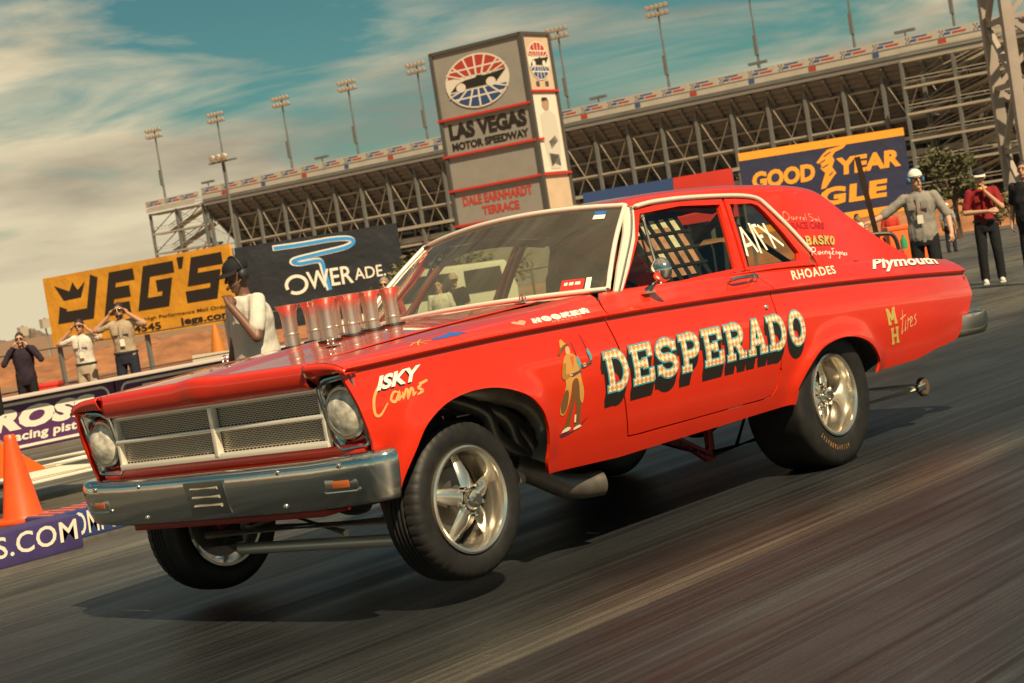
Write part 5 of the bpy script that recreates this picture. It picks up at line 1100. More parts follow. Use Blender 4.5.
def person(label, P, face, o_, pose=None, group=None, H=1.80, lean=0.0):
    """P = world point of the top of the head; face = heading in radians; o_ = outfit"""
    pose = pose or {}; k = P.z/H
    root = empty('person', (P.x, P.y, 0), face-PI/2, label, 'person', group); root.scale = (k, k, k)
    J = dict(hipc=(0, 0, .95), chest=(0, -.01+lean*.5, 1.27), neck=(0, -.015+lean, 1.49), head=(0, .02+lean*1.1, 1.655), shR=(.185, -.01+lean, 1.435), shL=(-.185, -.01+lean, 1.435), elR=(.245, -.03+lean*.7, 1.15), elL=(-.245, -.03+lean*.7, 1.15), wrR=(.255, .06+lean*.6, .91), wrL=(-.255, .06+lean*.6, .91), hR=(.095, 0, .92), hL=(-.095, 0, .92), knR=(.115, .02, .50), knL=(-.115, .02, .50), anR=(.125, -.02, .09), anL=(-.125, -.02, .09), yaw=0.0, tilt=0.0)
    J.update(pose); V3 = lambda n: Vector(J[n]); skin = SK[o_.get('skin', 'fair')]; seed = P.x*3.1
    Rh = Matrix.Rotation(J['yaw'], 3, 'Z') @ Matrix.Rotation(J['tilt'], 3, 'X'); hc = V3('head'); hp = lambda x, y, z: hc+Rh @ Vector((x, y, z))
    def torso(m, g, z0=.86):
        V = []; n = 22
        secs = [(.84, .150, .105), (.92, .168, .118), (1.0, .166, .118), (1.10, .152, .110), (1.20, .160, .114), (1.30, .178, .122), (1.39, .184, .115), (1.45, .150, .092), (1.49, .075, .066)]
        if o_.get('belly'): secs = [(z, a*(1.12 if z < 1.35 else 1.03), b*(1.28 if .9 < z < 1.3 else 1.08)) for z, a, b in secs]
        secs = [q for q in secs if q[0] >= z0-.001]
        for z, a, b in secs:
            t = min(1, max(0, (z-.95)/.54))
            for i in range(n): V.append(((a+g)*math.cos(2*PI*i/n), (b+g)*math.sin(2*PI*i/n)+lean*t*t-.008+(.02 if o_.get('belly') and .9 < z < 1.25 else 0), z))
        F = [(j*n+i, j*n+(i+1) % n, (j+1)*n+(i+1) % n, (j+1)*n+i) for j in range(len(secs)-1) for i in range(n)]+[tuple(range(n))[::-1], tuple(range((len(secs)-1)*n, len(secs)*n))]
        m.add(V, F)
    m = MB(); torso(m, -.006); m.capsule(V3('neck')-Vector((0, 0, .05)), hc-Vector((0, .01, .06)), .060, .055)
    m.ball(hp(0, -.008, .022), (.076, .096, .112), 20, 14, Rh); m.ball(hp(0, .030, -.055), (.056, .064, .066), 16, 10, Rh); m.capsule(hp(0, .088, .022), hp(0, .112, -.018), .011, .016, 8); m.ball(hp(0, .080, .044), (.052, .020, .012), 10, 8, Rh); m.ball(hp(0, .086, -.055), (.022, .014, .011), 10, 6, Rh); m.ball(hp(0, .07, -.10), (.026, .022, .02), 10, 6, Rh)
    for s in (1, -1): m.ball(hp(s*.079, -.005, .0), (.012, .022, .034), 8, 8, Rh)
    for a in 'RL':
        sh, el, wr = V3('sh'+a), V3('el'+a), V3('wr'+a); m.capsule(sh, el, .054, .043); m.capsule(el, wr, .044, .028)
        d = (wr-el).normalized(); d = Vector(J['hd'+a]).normalized() if 'hd'+a in J else d
        side = d.cross(Vector(J.get('pn'+a, (1 if a == 'R' else -1, .2, 0)))); side = side.normalized() if side.length > .1 else Vector((0, 1, 0)); pn = side.cross(d).normalized()
        pc = wr+d*.075; m.capsule(wr+side*.014+d*.018, pc+side*.024, .022, .018, 10); m.capsule(wr-side*.014+d*.018, pc-side*.024, .022, .018, 10)
        cu = J.get('curl', .5)
        for i, (off, ln) in enumerate(((.034, .070), (.012, .080), (-.011, .075), (-.033, .058))):
            b = pc+side*off; q = b+(d*math.cos(cu)+pn*math.sin(cu)*-1)*ln*.55; e = q+(d*math.cos(cu*2.2)-pn*math.sin(cu*2.2))*ln*.5; m.capsule(b, q, .0098, .0092, 8); m.capsule(q, e, .0092, .0080, 8)
        tb = wr+d*.03+side*.03; q = tb+(side*.8+d*.7-pn*.3).normalized()*.038; m.capsule(tb, q, .013, .011, 8); m.capsule(q, q+(d-pn*.4).normalized()*.032, .011, .009, 8)
        h, kn, an = V3('h'+a), V3('kn'+a), V3('an'+a); m.capsule(h, kn, .082, .056); m.capsule(kn, an, .056, .040); m.capsule(an+Vector((0, .0, -.045)), an+Vector((0, .14, -.055)), .036, .032)
    remesh('body', m, skin, root, .0085)
    # clothing
    m = MB(); lng = o_.get('long', False); torso(m, .016, .84 if o_.get('untucked') else .92)
    if o_.get('untucked'): torso(m, .024, .84)
    for a in 'RL':
        sh, el, wr = V3('sh'+a), V3('el'+a), V3('wr'+a); t = o_.get('sleeve', .75); e = sh.lerp(el, t); m.capsule(sh, el if lng else e, .068, .060 if lng else .066)
        if lng: m.capsule(el, el.lerp(wr, .95), .058, .042)
        m.capsule(V3('neck')+Vector((0, 0, -.05)), sh, .056, .060)
    sh_ = remesh('shirt', m, o_['shirt'], root, .012, .011, seed, 6.5)
    if o_.get('collar'):
        m = MB(); m.lathe([(.070, 1.468), (.078, 1.50), (.084, 1.512), (.098, 1.490), (.104, 1.462)], (0, -.012+lean, 0), (0, 0, 1), 28); c = m.build('collar', o_['collar'], root, smooth=60); c.scale = (1, .92, 1)
        m = MB(); yb = .155 if not o_.get('belly') else .175
        m.box((0, yb-.004+lean*.5, 1.27), (.034, .012, .36)); m.build('placket', o_['shirt'], sh_, bevel=.004)
        for s in (1, -1): m = MB(); m.box((s*.085, yb-.012+lean*.6, 1.33), (.09, .012, .10)); m.build('pocket', o_['shirt'], sh_, bevel=.005)
    m = MB(); g = [V3('hipc')]
    for z, a, b in (): pass
    V = []; n = 20; bs = 1.14 if o_.get('belly') else 1
    for z, a, b in ((.80, .155, .115), (.88, .172, .124), (.96, .172, .124), (1.0, .170, .122)):
        for i in range(n): V.append((bs*(a+.012)*math.cos(2*PI*i/n), bs*(b+.012)*math.sin(2*PI*i/n)-.008, z))
    m.add(V, [(j*n+i, j*n+(i+1) % n, (j+1)*n+(i+1) % n, (j+1)*n+i) for j in range(3) for i in range(n)]+[tuple(range(n))[::-1], tuple(range(3*n, 4*n))])
    for a in 'RL': m.capsule(V3('h'+a)-Vector((0, 0, .01)), V3('kn'+a), .098, .078); m.capsule(V3('kn'+a), V3('an'+a)+Vector((0, 0, .0)), .078, .070)
    remesh('trousers', m, o_['pants'], root, .013, .006, seed+4)
    for a in 'RL':
        an = V3('an'+a); m = MB(); m.capsule(an+Vector((0, -.01, -.048)), an+Vector((0, .155, -.055)), .043, .037); m.box(an+Vector((0, .07, -.082)), (.085, .26, .016)); m.build('shoe', o_.get('shoes', SHOEB), root, smooth=60)
    if o_.get('belt'): m = MB(); m.lathe([(.196, -.018), (.198, .018)], (0, 0, 0), (0, 0, 1), 28); b = m.build('belt', SHOEB, root); b.location = (0, -.008, .985); b.scale = (1.0, .74, 1)
    # face and head things
    for s in (1, -1): m = MB(); m.ball(hp(s*.031, .082, .022), (.013, .008, .007), 8, 6, Rh); m.build('eye', EYE, root)
    m = MB(); m.ball(hp(0, .097, -.056), (.022, .006, .005), 10, 6, Rh); m.build('mouth', LIPS, root)
    if o_.get('hair', True):
        m = MB(); V = []; n, r = 22, 9
        for j in range(r+1):
            for i in range(n+1):
                a = 2*PI*i/n; t = (PI*.5+.62*math.cos(a-PI*1.5)+.05)*j/r; V.append(hp(.084*math.sin(t)*math.cos(a), -.010+.104*math.sin(t)*math.sin(a), .026+.118*math.cos(t)))
        m.add(V, [(j*(n+1)+i, j*(n+1)+i+1, (j+1)*(n+1)+i+1, (j+1)*(n+1)+i) for j in range(r) for i in range(n)]); m.build('hair', o_.get('hairmat', HAIR), root, smooth=80)
    if o_.get('beard'): m = MB(); m.ball(hp(0, .036, -.075), (.058, .066, .048), 14, 8, Rh); m.build('beard', HAIR, root)
    if o_.get('cap'):
        m = MB(); V = []; n, r = 24, 7
        for j in range(r+1):
            for i in range(n+1):
                a = 2*PI*i/n; t = PI*.5*j/r; V.append(hp(.093*math.sin(t)*math.cos(a), -.010+.113*math.sin(t)*math.sin(a), .050+.098*math.cos(t)))
        m.add(V, [(j*(n+1)+i, j*(n+1)+i+1, (j+1)*(n+1)+i+1, (j+1)*(n+1)+i) for j in range(r) for i in range(n)]); c = m.build('cap', o_['cap'], root, smooth=80)
        m = MB(); V = []; s_ = -1 if o_.get('cap_back') else 1
        for j, rr in enumerate((0, .5, 1)):
            for i in range(13):
                a = PI*(.12+.76*i/12); V.append(hp((.092+.012*rr)*math.cos(a), s_*(.10*math.sin(a)+.085*rr*math.sin(a))-.008, .056-.022*rr-.016*rr*abs(math.cos(a))))
        m.add(V, [(j*13+i, j*13+i+1, (j+1)*13+i+1, (j+1)*13+i) for j in range(2) for i in range(12)]); v = m.build('visor', o_.get('visor', o_['cap']), c, smooth=80); v.modifiers.new('sheet', 'SOLIDIFY').thickness = .004
    if o_.get('glasses'):
        m = MB()
        for s in (1, -1): m.ball(hp(s*.034, .094, .020), (.031, .010, .021), 12, 8, Rh); m.tube([hp(s*.06, .085, .026), hp(s*.082, .0, .024)], .004, 6)
        m.tube([hp(-.02, .100, .026), hp(.02, .100, .026)], .004, 6); m.build('sunglasses', M_('sunglass_lens', (.015, .012, .010), .12, coat=.6), root, smooth=60)
    if o_.get('phones'):
        m = MB()
        for s in (1, -1): m.lathe([(.001, .0), (.040, .0), (.046, .012), (.044, .034), (.034, .044), (.001, .046)], hp(s*.072, -.008, .0), Rh @ Vector((s, 0, 0)), 20)
        m.tube([hp(.10*math.cos(t), -.008, .03+.125*math.sin(t)) for t in [PI*i/14 for i in range(15)]], .008, 8); m.build('headphones', o_['phones'], root, smooth=60)
        if o_.get('mic'): m = MB(); m.tube(catmull([tuple(hp(-.10, .02, -.02)), tuple(hp(-.085, .09, -.06)), tuple(hp(-.03, .135, -.065))], 5), .005, 6); m.ball(hp(-.03, .135, -.065), .014, 8, 6); m.build('boom_microphone', SHOEB, root)
    if o_.get('badge'):
        m = MB(); z = 1.16; yb = .150 if not o_.get('belly') else .19; m.tube([(-.07, .06, 1.47), (-.045, .14, 1.34), (-.01, yb, 1.21)], .004, 6); m.tube([(.07, .06, 1.47), (.045, .14, 1.34), (-.01, yb, 1.21)], .004, 6); l_ = m.build('lanyard', o_.get('lanyard', M_('lanyard_blue', (.10, .17, .30), .7)), root)
        m = MB(); m.box((-.01, yb+.012, 1.15), (.075, .006, .11)); m.build('badge', SW, l_)
    return root
def toward(deg):
    """heading: 0 faces the camera, +90 faces the left of the photo"""
    a = math.atan2(-FH.y, -FH.x); return a-math.radians(deg)
EARS = dict(elR=(.40, .13, 1.40), elL=(-.40, .13, 1.40), wrR=(.155, .09, 1.60), wrL=(-.155, .09, 1.60), hdR=(-.5, -.3, .9), hdL=(.5, -.3, .9), shR=(.195, -.01, 1.46), shL=(-.195, -.01, 1.46))
G1 = 'spectators covering their ears behind the wall'
CW = cloth('white', (.62, .58, .50)); CTAN = cloth('tan', (.40, .31, .21)); CNAVY = cloth('navy', (.022, .026, .04)); CBLACK = cloth('black', (.016, .016, .018)); CKHAKI = cloth('khaki', (.46, .38, .27)); CGREY = cloth('grey', (.27, .245, .215)); CRED = cloth('crimson', (.24, .016, .02)); CJEAN = cloth('denim', (.10, .13, .19)); CJACK = cloth('plum_jacket', (.030, .020, .030)); CRJ = cloth('red_jacket', (.55, .05, .03))
person('man in a dark jacket and sunglasses, leftmost behind the wall', at(18.5, 332, 25.5), toward(-8), dict(shirt=CJACK, pants=CBLACK, long=True, glasses=True, untucked=True), dict(EARS, elR=(.34, .16, 1.24), elL=(-.34, .16, 1.24), wrR=(.13, .13, 1.53), wrL=(-.13, .13, 1.53)), G1)
person('man in a white shirt and khaki trousers covering his ears behind the wall', at(78.5, 318.5, 25.5), toward(8), dict(shirt=CW, pants=CKHAKI, glasses=True, badge=True, belt=True, skin='tan', sleeve=.8, collar=CW), EARS, G1)
person('bearded man in a tan shirt and navy trousers covering his ears', at(117.5, 302, 25), toward(2), dict(shirt=CTAN, pants=CNAVY, glasses=True, badge=True, belt=True, beard=True, skin='tan', sleeve=.8, collar=CTAN), EARS, G1)
person('man in a white tee, black cap and headphones, hand at his mouth', at(243, 256, 12.6), toward(52), dict(mark=1, shirt=CW, pants=CJEAN, cap=CBLACK, phones=SHOEB, mic=True, skin='brown', untucked=True, belly=True, sleeve=.70), dict(elL=(-.29, .16, 1.16), wrL=(-.10, .24, 1.43), hdL=(.5, -.2, .8), elR=(.27, .04, 1.14), wrR=(.27, .13, .90), tilt=-.22, yaw=.05), lean=.06)
person('man in a red and white jacket beyond the intake stacks', at(383, 277, 23), toward(5), dict(shirt=CRJ, pants=CW, glasses=True, long=True, hairmat=M_('hair_grey', (.24, .20, .17), .7)), None)
person('man in a grey shirt and white cap holding a long brown pole', at(914, 169, 20.5), toward(22), dict(shirt=CGREY, pants=CBLACK, cap=M_('cap_white', (.70, .66, .58), .8), cap_back=True, phones=M_('phones_blue', (.03, .12, .24), .5), glasses=True, untucked=True, sleeve=.95, badge=True, lanyard=SR, mic=True, collar=CGREY), dict(elR=(.47, .06, 1.26), wrR=(.62, .26, 1.20), hdR=(.5, .6, -.2), elL=(-.33, -.04, 1.16), wrL=(-.37, .12, .92), yaw=.55))
person('man in a crimson polo with crossed arms and a hand at his chin', at(978, 168.5, 23.6), toward(12), dict(shirt=CRED, pants=CBLACK, cap=CBLACK, visor=M_('cap_visor_pale', (.66, .62, .54), .7), glasses=True, shoes=SHOEW, belt=True, collar=M_('cloth_yellow', (.6, .40, .06), .8)), dict(elR=(.29, .05, 1.14), wrR=(-.06, .24, 1.12), hdR=(-.9, .2, .1), elL=(-.26, .15, 1.16), wrL=(-.03, .22, 1.44), hdL=(.1, -.1, .9), tilt=-.12))
person('man all in black cut by the right edge of the photo', at(1022, 160, 22), toward(35), dict(shirt=CBLACK, pants=CBLACK, belly=True, skin='tan', untucked=True), None)
G2 = 'bystanders far behind the trunk of the car'
person('small bystander in a dark printed tee behind the trunk', at(838, 216.5, 38), toward(10), dict(shirt=cloth('charcoal', (.035, .033, .032)), pants=CBLACK, hairmat=M_('hair_sand', (.30, .20, .12), .7)), dict(elR=(.26, .05, 1.14), wrR=(.12, .22, 1.10)), G2)
person('small bystander in a white tee and jeans behind the trunk', at(856, 213.5, 36), toward(-40), dict(shirt=CW, pants=CNAVY, skin='tan'), dict(elR=(.25, .12, 1.16), wrR=(.14, .32, 1.22), elL=(-.25, .12, 1.16), wrL=(-.05, .33, 1.24)), G2)
person('small bystander in a red jacket and jeans behind the grey shirt', at(888, 207, 35), toward(5), dict(shirt=CRJ, pants=CJEAN, long=True, skin='tan'), None, G2)
person('small bystander in a pale cap and grey tee behind the grey shirt', at(945.5, 203, 38), toward(-150), dict(shirt=cloth('pale_grey', (.30, .31, .33)), pants=CNAVY, cap=M_('cap_white', (.7, .66, .58), .8)), None, G2)
G3 = 'people seen through the windshield'
person('boy in a white tee seen through the windshield of the car', at(437, 279, 24), toward(10), dict(shirt=CW, pants=CJEAN), None, G3)
person('boy in a black tee and tan cap seen through the windshield', at(452, 273, 24.6), toward(-15), dict(shirt=CBLACK, pants=CBLACK, cap=CTAN), None, G3)
# ------------------------------------------------------------------ the guard wall with its painted boards
WY = -12.6; PURP = M_('board_purple', (.105, .03, .115), .5, noise_=(2, .8)); CONC = M_('concrete', (.42, .37, .30), .8, noise_=(3, .75))
wall = empty('guard_wall', (-4, WY, 0), 0, 'low guard wall faced with purple sponsor boards along the far lane', 'wall')
m = MB(); m.box((1, -.16, .31), (24, .26, .62)); m.build('concrete_core', CONC, wall, bevel=.02)
m = MB(); m.box((1, -.02, .635), (24, .34, .035)); m.build('cap_strip', M_('pale_cap', (.56, .48, .42), .6), wall, bevel=.005)
for i, xr in enumerate((.78, -1.38, -3.54, 2.94, 5.1)):
    b = MB(); b.box((xr-1.07, .0, .31), (2.13, .03, .60)); bd = b.build('sponsor_board', PURP, wall); PB = lambda u, v, off=0.0, xr=xr: Vector((xr-u*2.13, .017+off, .01+v*.60))
    q = .05; cr4 = [(.04+q, .06), (.96-q, .06)]+[(.96-q+q*math.sin(a), .06+.18-.18*math.cos(a)) for a in (.4, .8, 1.2)]+[(.96, .26), (.96, .74)]+[(.96-q+q*math.cos(a), .74+.18*math.sin(a)) for a in (.4, .8, 1.2)]+[(.96-q, .92), (.04+q, .92)]+[(.04+q-q*math.sin(a), .74+.18*math.cos(a)) for a in (.4, .8, 1.2)]+[(.04, .74), (.04, .26)]+[(.04+q-q*math.cos(a), .26-.18*math.sin(a)) for a in (.4, .8, 1.2)]
    V, F = stroke([(u*3.55, v) for u, v in cr4], .055, closed=True); sheet2d('border_line', [(u/3.55, v) for u, v in V], F, PB, SW, bd, .002)
    t_ = sheet2d
    for s_, u0, v0, u1, v1, bo, sh_ in (('ROSS', .14, .40, .86, .84, .07, .25), ('racing pistons', .24, .13, .86, .35, .035, .15)):
        V, F, _ = text_geo(s_, bo, sh_, 1.05); t_('lettering', [(u0+(u1-u0)*u, v0+(v1-v0)*v) for u, v in V], F, PB, SW, bd, .004)
# pipe railing on posts behind the spectators
rail = empty('pipe_fence', (-4, -17.0, 0), 0, 'grey pipe railing on thin posts behind the spectators', 'fence'); PIPE = M_('galvanised_pipe', (.30, .27, .22), .5, .6)
a = on_plane(0, 373, Vector((0, -17.5, 0)), Vector((0, 1, 0)))
for zz in (.55, 1.10):
    m = MB(); m.tube([(7, 0, zz), (-16, 0, zz)], .028, 8); m.build('rail', PIPE, rail)
for i in range(12): m = MB(); m.tube([(7-2.0*i, 0, 0), (7-2.0*i, 0, 1.12)], .032, 8); m.build('post', PIPE, rail)
for px, lab in ((22, 'thin bare pole far behind the man in the dark jacket'), (44, 'thin bare pole left of the yellow banner')):
    p = at(px, 318 if px > 30 else 326, 95); m = MB(); m.tube([(p.x, p.y, 0), tuple(p)], [.10, .07], 8); m.box((p.x, p.y, p.z-.3), (.5, .3, .5)); tag(m.build('light_pole', SLT), lab, 'pole', 'thin poles by the hills')
p = on_ground(30, 390); p = Vector((-5.3, -15.4, 0)); 
def bin_(name, px, py, depth, size, mat, label, cat, group=None):
    P = at(px, py, depth); m = MB(); sx, sy, sz = size; m.box((0, 0, sz*.46), (sx, sy, sz*.92)); r = empty(name, (P.x, P.y, 0), math.atan2(RH.y, RH.x), label, cat, group); b = m.build('tub', mat, r, bevel=.03); m = MB(); m.box((0, 0, sz*.95), (sx*1.05, sy*1.05, sz*.1)); m.build('lid', mat, r, bevel=.02); m = MB(); m.tube([(-sx*.54, -.05, sz*.7), (-sx*.58, -.05, sz*.78), (-sx*.58, .05, sz*.78), (-sx*.54, .05, sz*.7)], .012, 6); m.build('handle', SHOEB, r); return r
bin_('cool_box', 43, 387, 25.8, (.55, .4, .62), M_('plastic_red', (.60, .04, .025), .4), 'red cool box behind the wall beside the dark jacket', 'cool box')
bin_('storage_bin', 862, 240, 34, (.9, .5, .75), M_('plastic_orange', (.75, .13, .02), .45), 'orange bin behind the trunk, under the white tee', 'bin')
bin_('storage_bin', 906, 240, 32, (.7, .5, .85), M_('plastic_orange', (.75, .13, .02), .45), 'orange bin behind the trunk, beside the grey shirt', 'bin')
# white banner with red strokes on the fence, orange feather flag
r, P, w, h = board('fence_banner', at(192, 356, 30.5), at(236, 349, 30), .62, SW, 'white banner with two red strokes low on the pipe fence', 'banner', posts=False)
for u in (.40, .66): spoly([(u, .45), (u+.12, .48), (u+.16, .72), (u+.06, .70)], P, SR, r, .006)
P = at(214, 324, 33.5); fr = empty('cone_marker', (P.x, P.y, 0), 0, 'tall orange tapered marker under the yellow banner', 'marker'); m = MB(); m.lathe([(.19, .06), (.17, .3), (.06, P.z-.1), (.03, P.z)], (0, 0, 0), (0, 0, 1), 24); m.build('cone', M_('marker_orange', (.50, .17, .015), .6), fr); m = MB(); m.box((0, 0, .03), (.8, .8, .06)); m.build('base', SHOEB, fr, bevel=.01)
# brown pole in the grey man's hand
A = at(857, 157, 19.9); B = on_ground(884, 262); 
pa = A; r_ = ray(883.5, 262); pb = Vector((pa.x, pa.y, 0)); pb = CAM+r_*19.9
m = MB(); dirp = (pb-pa).normalized(); pe = pa+dirp*(pa.z/-dirp.z); m.tube([pa, pe], .032, 10); tag(m.build('wooden_pole', M_('pole_wood', (.085, .045, .025), .6, noise_=(8, .6))), 'long dark brown pole held upright by the grey-shirted man', 'pole')
# ------------------------------------------------------------------ lane blocks, cone, the other car
def block(name, x0, x1, y, hgt, dep, word, mat, label, tw_, sx):
    r = empty(name, (x0, y, 0), 0, label, 'block', 'blue foam lane blocks'); L_ = x1-x0
    m = MB(); m.box((L_/2, -dep/2, hgt/2), (L_, dep, hgt)); m.build('foam', mat, r, bevel=.012)
    V, F, asp = text_geo(word, .012, .05, 1.05); tw = tw_
    me = D.meshes.new('lettering'); me.from_pydata([(sx+tw*(1-u), .003, hgt*(.10+.80*v)) for u, v in V], [], F); me.materials.append(SW); link('lettering', me, r); return r
FB = M_('foam_blue', (.03, .055, .19), .55, noise_=(6, .8), bump=(30, .002)); FP = M_('foam_indigo', (.055, .04, .15), .55, noise_=(6, .8))
block('lane_block', 1.66, 2.92, -3.5, .205, .26, 'JEGS.COM', FP, 'indigo lane block lettered with big white letters below the orange cone', .90, .03)
r = block('lane_block', .15, 1.62, -3.9, .185, .26, 'COMPULINK', FB, 'blue lane block half hidden behind the front bumper', .72, .66)
m = MB()
for i in range(18): m.box((.04+.082*i, -.13, .188), (.04, .24, .006))
m.build('checker_top', M_('check_red', (.5, .12, .09), .6), r, smooth=0)
for x, y, z in ((2.02, -3.495, .05), (2.06, -3.495, .05), (1.80, -3.495, .055)): pass
cp_ = on_ground(24, 521); cone = empty('traffic_cone', (cp_.x, cp_.y, 0), .3, 'bright orange traffic cone standing behind the indigo lane block', 'cone'); CO = M_('cone_orange', (.85, .10, .018), .38, noise_=(5, .85)); m = MB(); m.lathe([(.15, .03), (.142, .05), (.045, .60), (.040, .635), (.034, .64), (.03, .62)], (0, 0, 0), (0, 0, 1), 40); m.build('cone', CO, cone, smooth=50); m = MB(); m.box((0, 0, .017), (.40, .40, .034)); m.build('base', CO, cone, bevel=.012)
# orange competitor in the far lane: only its tail reaches into the photo
DO = 13.6; A = at(45, 468, DO); oc = empty('competitor_car', (A.x, A.y, 0), 0, 'orange drag car in the far lane, only its tail inside the left edge', 'race car'); OR = M_('competitor_orange', (.80, .14, .015), .25, coat=.7)
zt0 = A.z; V = []; nj = 13
for i in range(22):
    x = i*.16; t = x/3.4; top = zt0+.08+.62*min(1, x/.66)**.9-.10*max(0, (x-1.5)/2)**2; hw = .84+.05*min(1, x/1.5); bot = zt0-.01+.02*min(1, x)
    for j in range(nj):
        u = j/(nj-1)*2-1; a = abs(u)
        if a > .6: y = (1 if u > 0 else -1)*hw; z = bot+(top*.82-bot)*(1-(a-.6)/.4)
        else: y = u/.6*hw*(1-.10*(1-a/.6)); z = top*.82+(top-top*.82)*(1-(a/.6)**3)
        V.append((x, y-.84, z))
m = MB(); m.add(V, [(i*nj+j, i*nj+j+1, (i+1)*nj+j+1, (i+1)*nj+j) for i in range(21) for j in range(nj-1)]+[tuple(range(nj))]); m.build('body', OR, oc, smooth=50)
for s in (0, -1.68):
    m = MB(); m.lathe([(.20, .0), (.26, .012), (.38, .006), (.41, -.03), (.41, -.30), (.38, -.34), (.2, -.34)], (1.02, s+.035 if s == 0 else s-.035, .41), (0, 1 if s == 0 else -1, 0), 48); w_o = m.build('rear_tyre', RUBBER, oc); m = MB(); m.lathe([(.20, .0), (.19, -.08), (.05, -.06), (.001, -.05)], (1.02, s+.04 if s == 0 else s-.04, .41), (0, 1 if s == 0 else -1, 0), 32); m.build('rim', M_('rim_gold', (.55, .36, .10), .3, .8), w_o)
m = MB(); m.box((.55, -.3, zt0+.60), (.9, .1, .3)); m.build('rear_spoiler', BLACK, oc, bevel=.03)
for y in (-.35, -1.2):
    m = MB(); m.tube([(.4, y, .30), (-1.5, y, .24)], .020, 8); m.tube([(.4, y, .20), (-.9, y, .20), (-1.5, y, .21)], .020, 8); m.lathe([(.001, -.02), (.06, -.02), (.06, .02), (.001, .02)], (-1.56, y, .20), (0, 1, 0), 16); m.build('wheelie_bar', MATS['bar_white'], oc)
m = MB(); m.box((-.3, -.8, .17), (1.3, 1.0, .02)); m.build('push_plate', SW, oc, bevel=.004)
# ------------------------------------------------------------------ white service van and the red cart beyond the car
VW = M_('van_white', (.66, .62, .52), .35, coat=.4, noise_=(1, .9)); vp = at(512, 300, 26); van = empty('service_van', (vp.x, vp.y, 0), math.atan2(-RH.y, -RH.x), 'white service van seen through the windshield and between the stacks', 'van')
prof = [(-.1, .30), (-.12, .95), (0, 1.36), (1.35, 1.40), (1.95, .92), (2.75, .82), (2.86, .6), (2.84, .30)]
m = MB(); m.prism(prof, lambda u, v, d: (u, d+.05 if False else -d-.85 if False else d+.85, v), 1.7); m.build('body', VW, van, bevel=.05)
for s in (.862, -.862):
    for nm, q in (('side_window', [(.75, .95), (.75, 1.28), (1.28, 1.30), (1.72, .95)]), ('rear_side_window', [(.06, .95), (.09, 1.28), (.62, 1.28), (.62, .95)])):
        m = MB(); m.add([(u, s, v) for u, v in q], [(0, 1, 2, 3)]); m.build(nm, M_('van_window', (.03, .035, .03), .08, coat=.5), van)
    m = MB(); m.box((1.62, s*1.0, 1.0), (.12, .16, .22)); m.build('wing_mirror', SHOEB, van, bevel=.02)
    for x in (.45, 2.25): m = MB(); m.lathe([(.2, .01), (.32, .01), (.34, -.03), (.34, -.2), (.2, -.2)], (x, s*1.0, .34), (0, 1 if s > 0 else -1, 0), 32); w_v = m.build('wheel', RUBBER, van); m = MB(); m.lathe([(.21, .0), (.12, -.03), (.001, -.02)], (x, s*1.0, .34), (0, 1 if s > 0 else -1, 0), 24); m.build('rim', STEEL, w_v)
m = MB(); m.add([(1.40, .74, 1.34), (1.40, -.74, 1.34), (1.93, -.78, .95), (1.93, .78, .95)], [(0, 1, 2, 3)]); o = m.build('windscreen', MATS['van_window'], van); o.location = (.02, 0, .02)
cpn = at(874, 252, 15.5); ct = empty('push_cart', (cpn.x, cpn.y, 0), math.atan2(RH.y, RH.x), 'dark red push cart with a black hoop behind the trunk', 'cart')
m = MB(); m.box((0, .3, cpn.z-.12), (.50, .8, .22)); m.build('deck', M_('cart_maroon', (.26, .02, .03), .4, coat=.3), ct, bevel=.03)
m = MB(); m.tube(catmull([(-.23, 0, cpn.z-.1), (-.24, 0, cpn.z+.08), (-.17, 0, cpn.z+.15), (.10, 0, cpn.z+.15), (.20, 0, cpn.z+.10), (.23, 0, cpn.z-.1)], 5), .018, 8); m.build('hoop', SHOEB, ct)
for x in (-.22, .22):
    for y in (.05, .6): m = MB(); m.lathe([(.001, -.04), (.17, -.04), (.19, 0), (.17, .04), (.001, .04)], (x, y, .19), (1, 0, 0), 24); m.build('wheel', RUBBER, ct)
m = MB(); m.box((0, .3, (cpn.z-.2)*.55), (.34, .6, cpn.z-.5)); m.build('chassis', BLACK, ct)
P = at(905, 250, 15.3); m = MB(); m.lathe([(.001, 0), (.030, .002), (.031, .075), (.013, .105), (.012, .125), (.001, .127)], (P.x, P.y, cpn.z-.01), (0, 0, 1), 20); tag(m.build('bottle', M_('bottle_green', (.05, .28, .10), .15, coat=.5)), 'small green bottle standing on the red push cart', 'bottle')
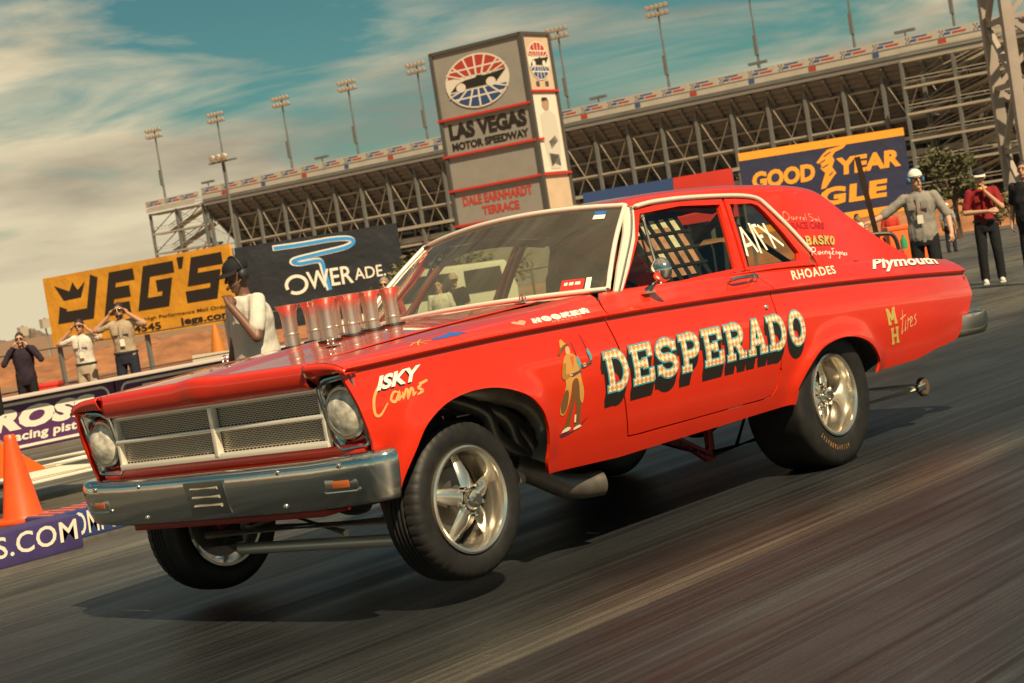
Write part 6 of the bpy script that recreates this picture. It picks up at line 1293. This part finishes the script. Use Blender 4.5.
# ------------------------------------------------------------------ greenery and the dirt bank
def tree(name, px, py_top, depth, rad, hgt, label, n=900, mat=None, group=None, seed=1):
    rg = random.Random(seed); P = at(px, py_top, depth); r = empty(name, (P.x, P.y, 0), 0, label, 'tree', group); ht = P.z
    m = MB(); m.tube([(0, 0, 0), (.05, 0, ht*.35), (.0, .05, ht*.6)], [.10, .07, .04], 8); bl = []
    for i in range(9):
        a = rg.uniform(0, 2*PI); q = rg.uniform(.45, 1)*rad; e = Vector((q*math.cos(a), q*math.sin(a), ht-hgt+rg.uniform(.2, .95)*hgt)); bl.append((e, rg.uniform(.28, .5)*rad)); m.tube([(0, 0, ht*rg.uniform(.3, .55)), tuple(e*.5+Vector((0, 0, ht*.3))), tuple(e)], [.035, .022, .01], 6)
    m.build('trunk', M_('bark', (.12, .08, .05), .9), r); m = MB()
    for i in range(n):
        c, s_ = bl[rg.randrange(len(bl))]; d = Vector((rg.gauss(0, 1), rg.gauss(0, 1), rg.gauss(0, .8))).normalized()*s_*rg.uniform(.3, 1.05); p = c+d; x = Vector((rg.gauss(0, 1), rg.gauss(0, 1), rg.gauss(0, .6))).normalized(); y = x.cross(Vector((rg.gauss(0, 1), rg.gauss(0, 1), rg.gauss(0, 1)))).normalized(); l = rg.uniform(.05, .12)*max(1, rad); w = l*.36
        m.add([p-x*l, p-y*w, p+x*l, p+y*w], [(0, 1, 2, 3)])
    m.build('crown', mat or M_('leaves_olive', (.105, .10, .035), .6, noise_=(2, .45)), r, smooth=0, fix=False); return r
tree('small_tree', 948, 152, 48, .85, 1.5, 'small olive green tree behind the men at right', 1500)
tree('shrub', 985, 196, 50, .9, 1.1, 'low shrub beside the small tree at right', 700, seed=4)
for px, py, dp, rd, lb, sd in ((418, 262, 34, 1.0, 'pale desert shrub seen through the left part of the windshield', 5), (478, 256, 36, 1.1, 'taller desert shrub seen through the middle of the windshield', 6)): tree('shrub', px, py, dp, rd, 1.3, lb, 800, M_('leaves_pale', (.17, .15, .06), .7, noise_=(2, .5)), 'shrubs behind the car', sd)
m = MB(); V = []; rg = random.Random(9); A = on_ground(1200, 233); B = on_ground(742, 280); n_ = 60; dn = Vector((-(B-A).y, (B-A).x, 0)).normalized(); dn = dn if dn.dot(FH) > 0 else -dn
A = at(1150, 170, 56); B = at(640, 250, 56); A.z = B.z = 0
for i in range(n_+1):
    q = A.lerp(B, i/n_)
    for o, z in ((-1.2, -.02), (-.3, .55), (.6, .95), (2.0, 1.0), (4.5, -.02)): V.append(tuple(q+FH*(o+.3*noise.noise((i*.7, o, 1))))[:2]+(max(-.02, z+(.22*noise.noise((i*.5, o, 3)) if z > 0 else 0)),))
m.add(V, [(i*5+j, i*5+j+1, i*5+6+j, i*5+5+j) for i in range(n_) for j in range(4)]); tag(m.build('dirt_bank', M_('bank_soil', (.36, .15, .06), .95, noise_=(1.5, .5), bump=(4, .1)), smooth=60), kind='structure')
m = MB(); V = []; A = at(-40, 350, 52); B = at(420, 275, 52); A.z = B.z = 0
for i in range(n_+1):
    q = A.lerp(B, i/n_)
    for o, z in ((-2, -.02), (-.6, .35), (.6, .6), (2.5, .65), (5, -.02)): V.append(tuple(q+FH*(o+.4*noise.noise((i*.6, o, 7))))[:2]+(max(-.02, z+(.25*noise.noise((i*.5, o, 9)) if z > 0 else 0)),))
m.add(V, [(i*5+j, i*5+j+1, i*5+6+j, i*5+5+j) for i in range(n_) for j in range(4)]); tag(m.build('dirt_bank', MATS['bank_soil'], smooth=60), kind='structure')
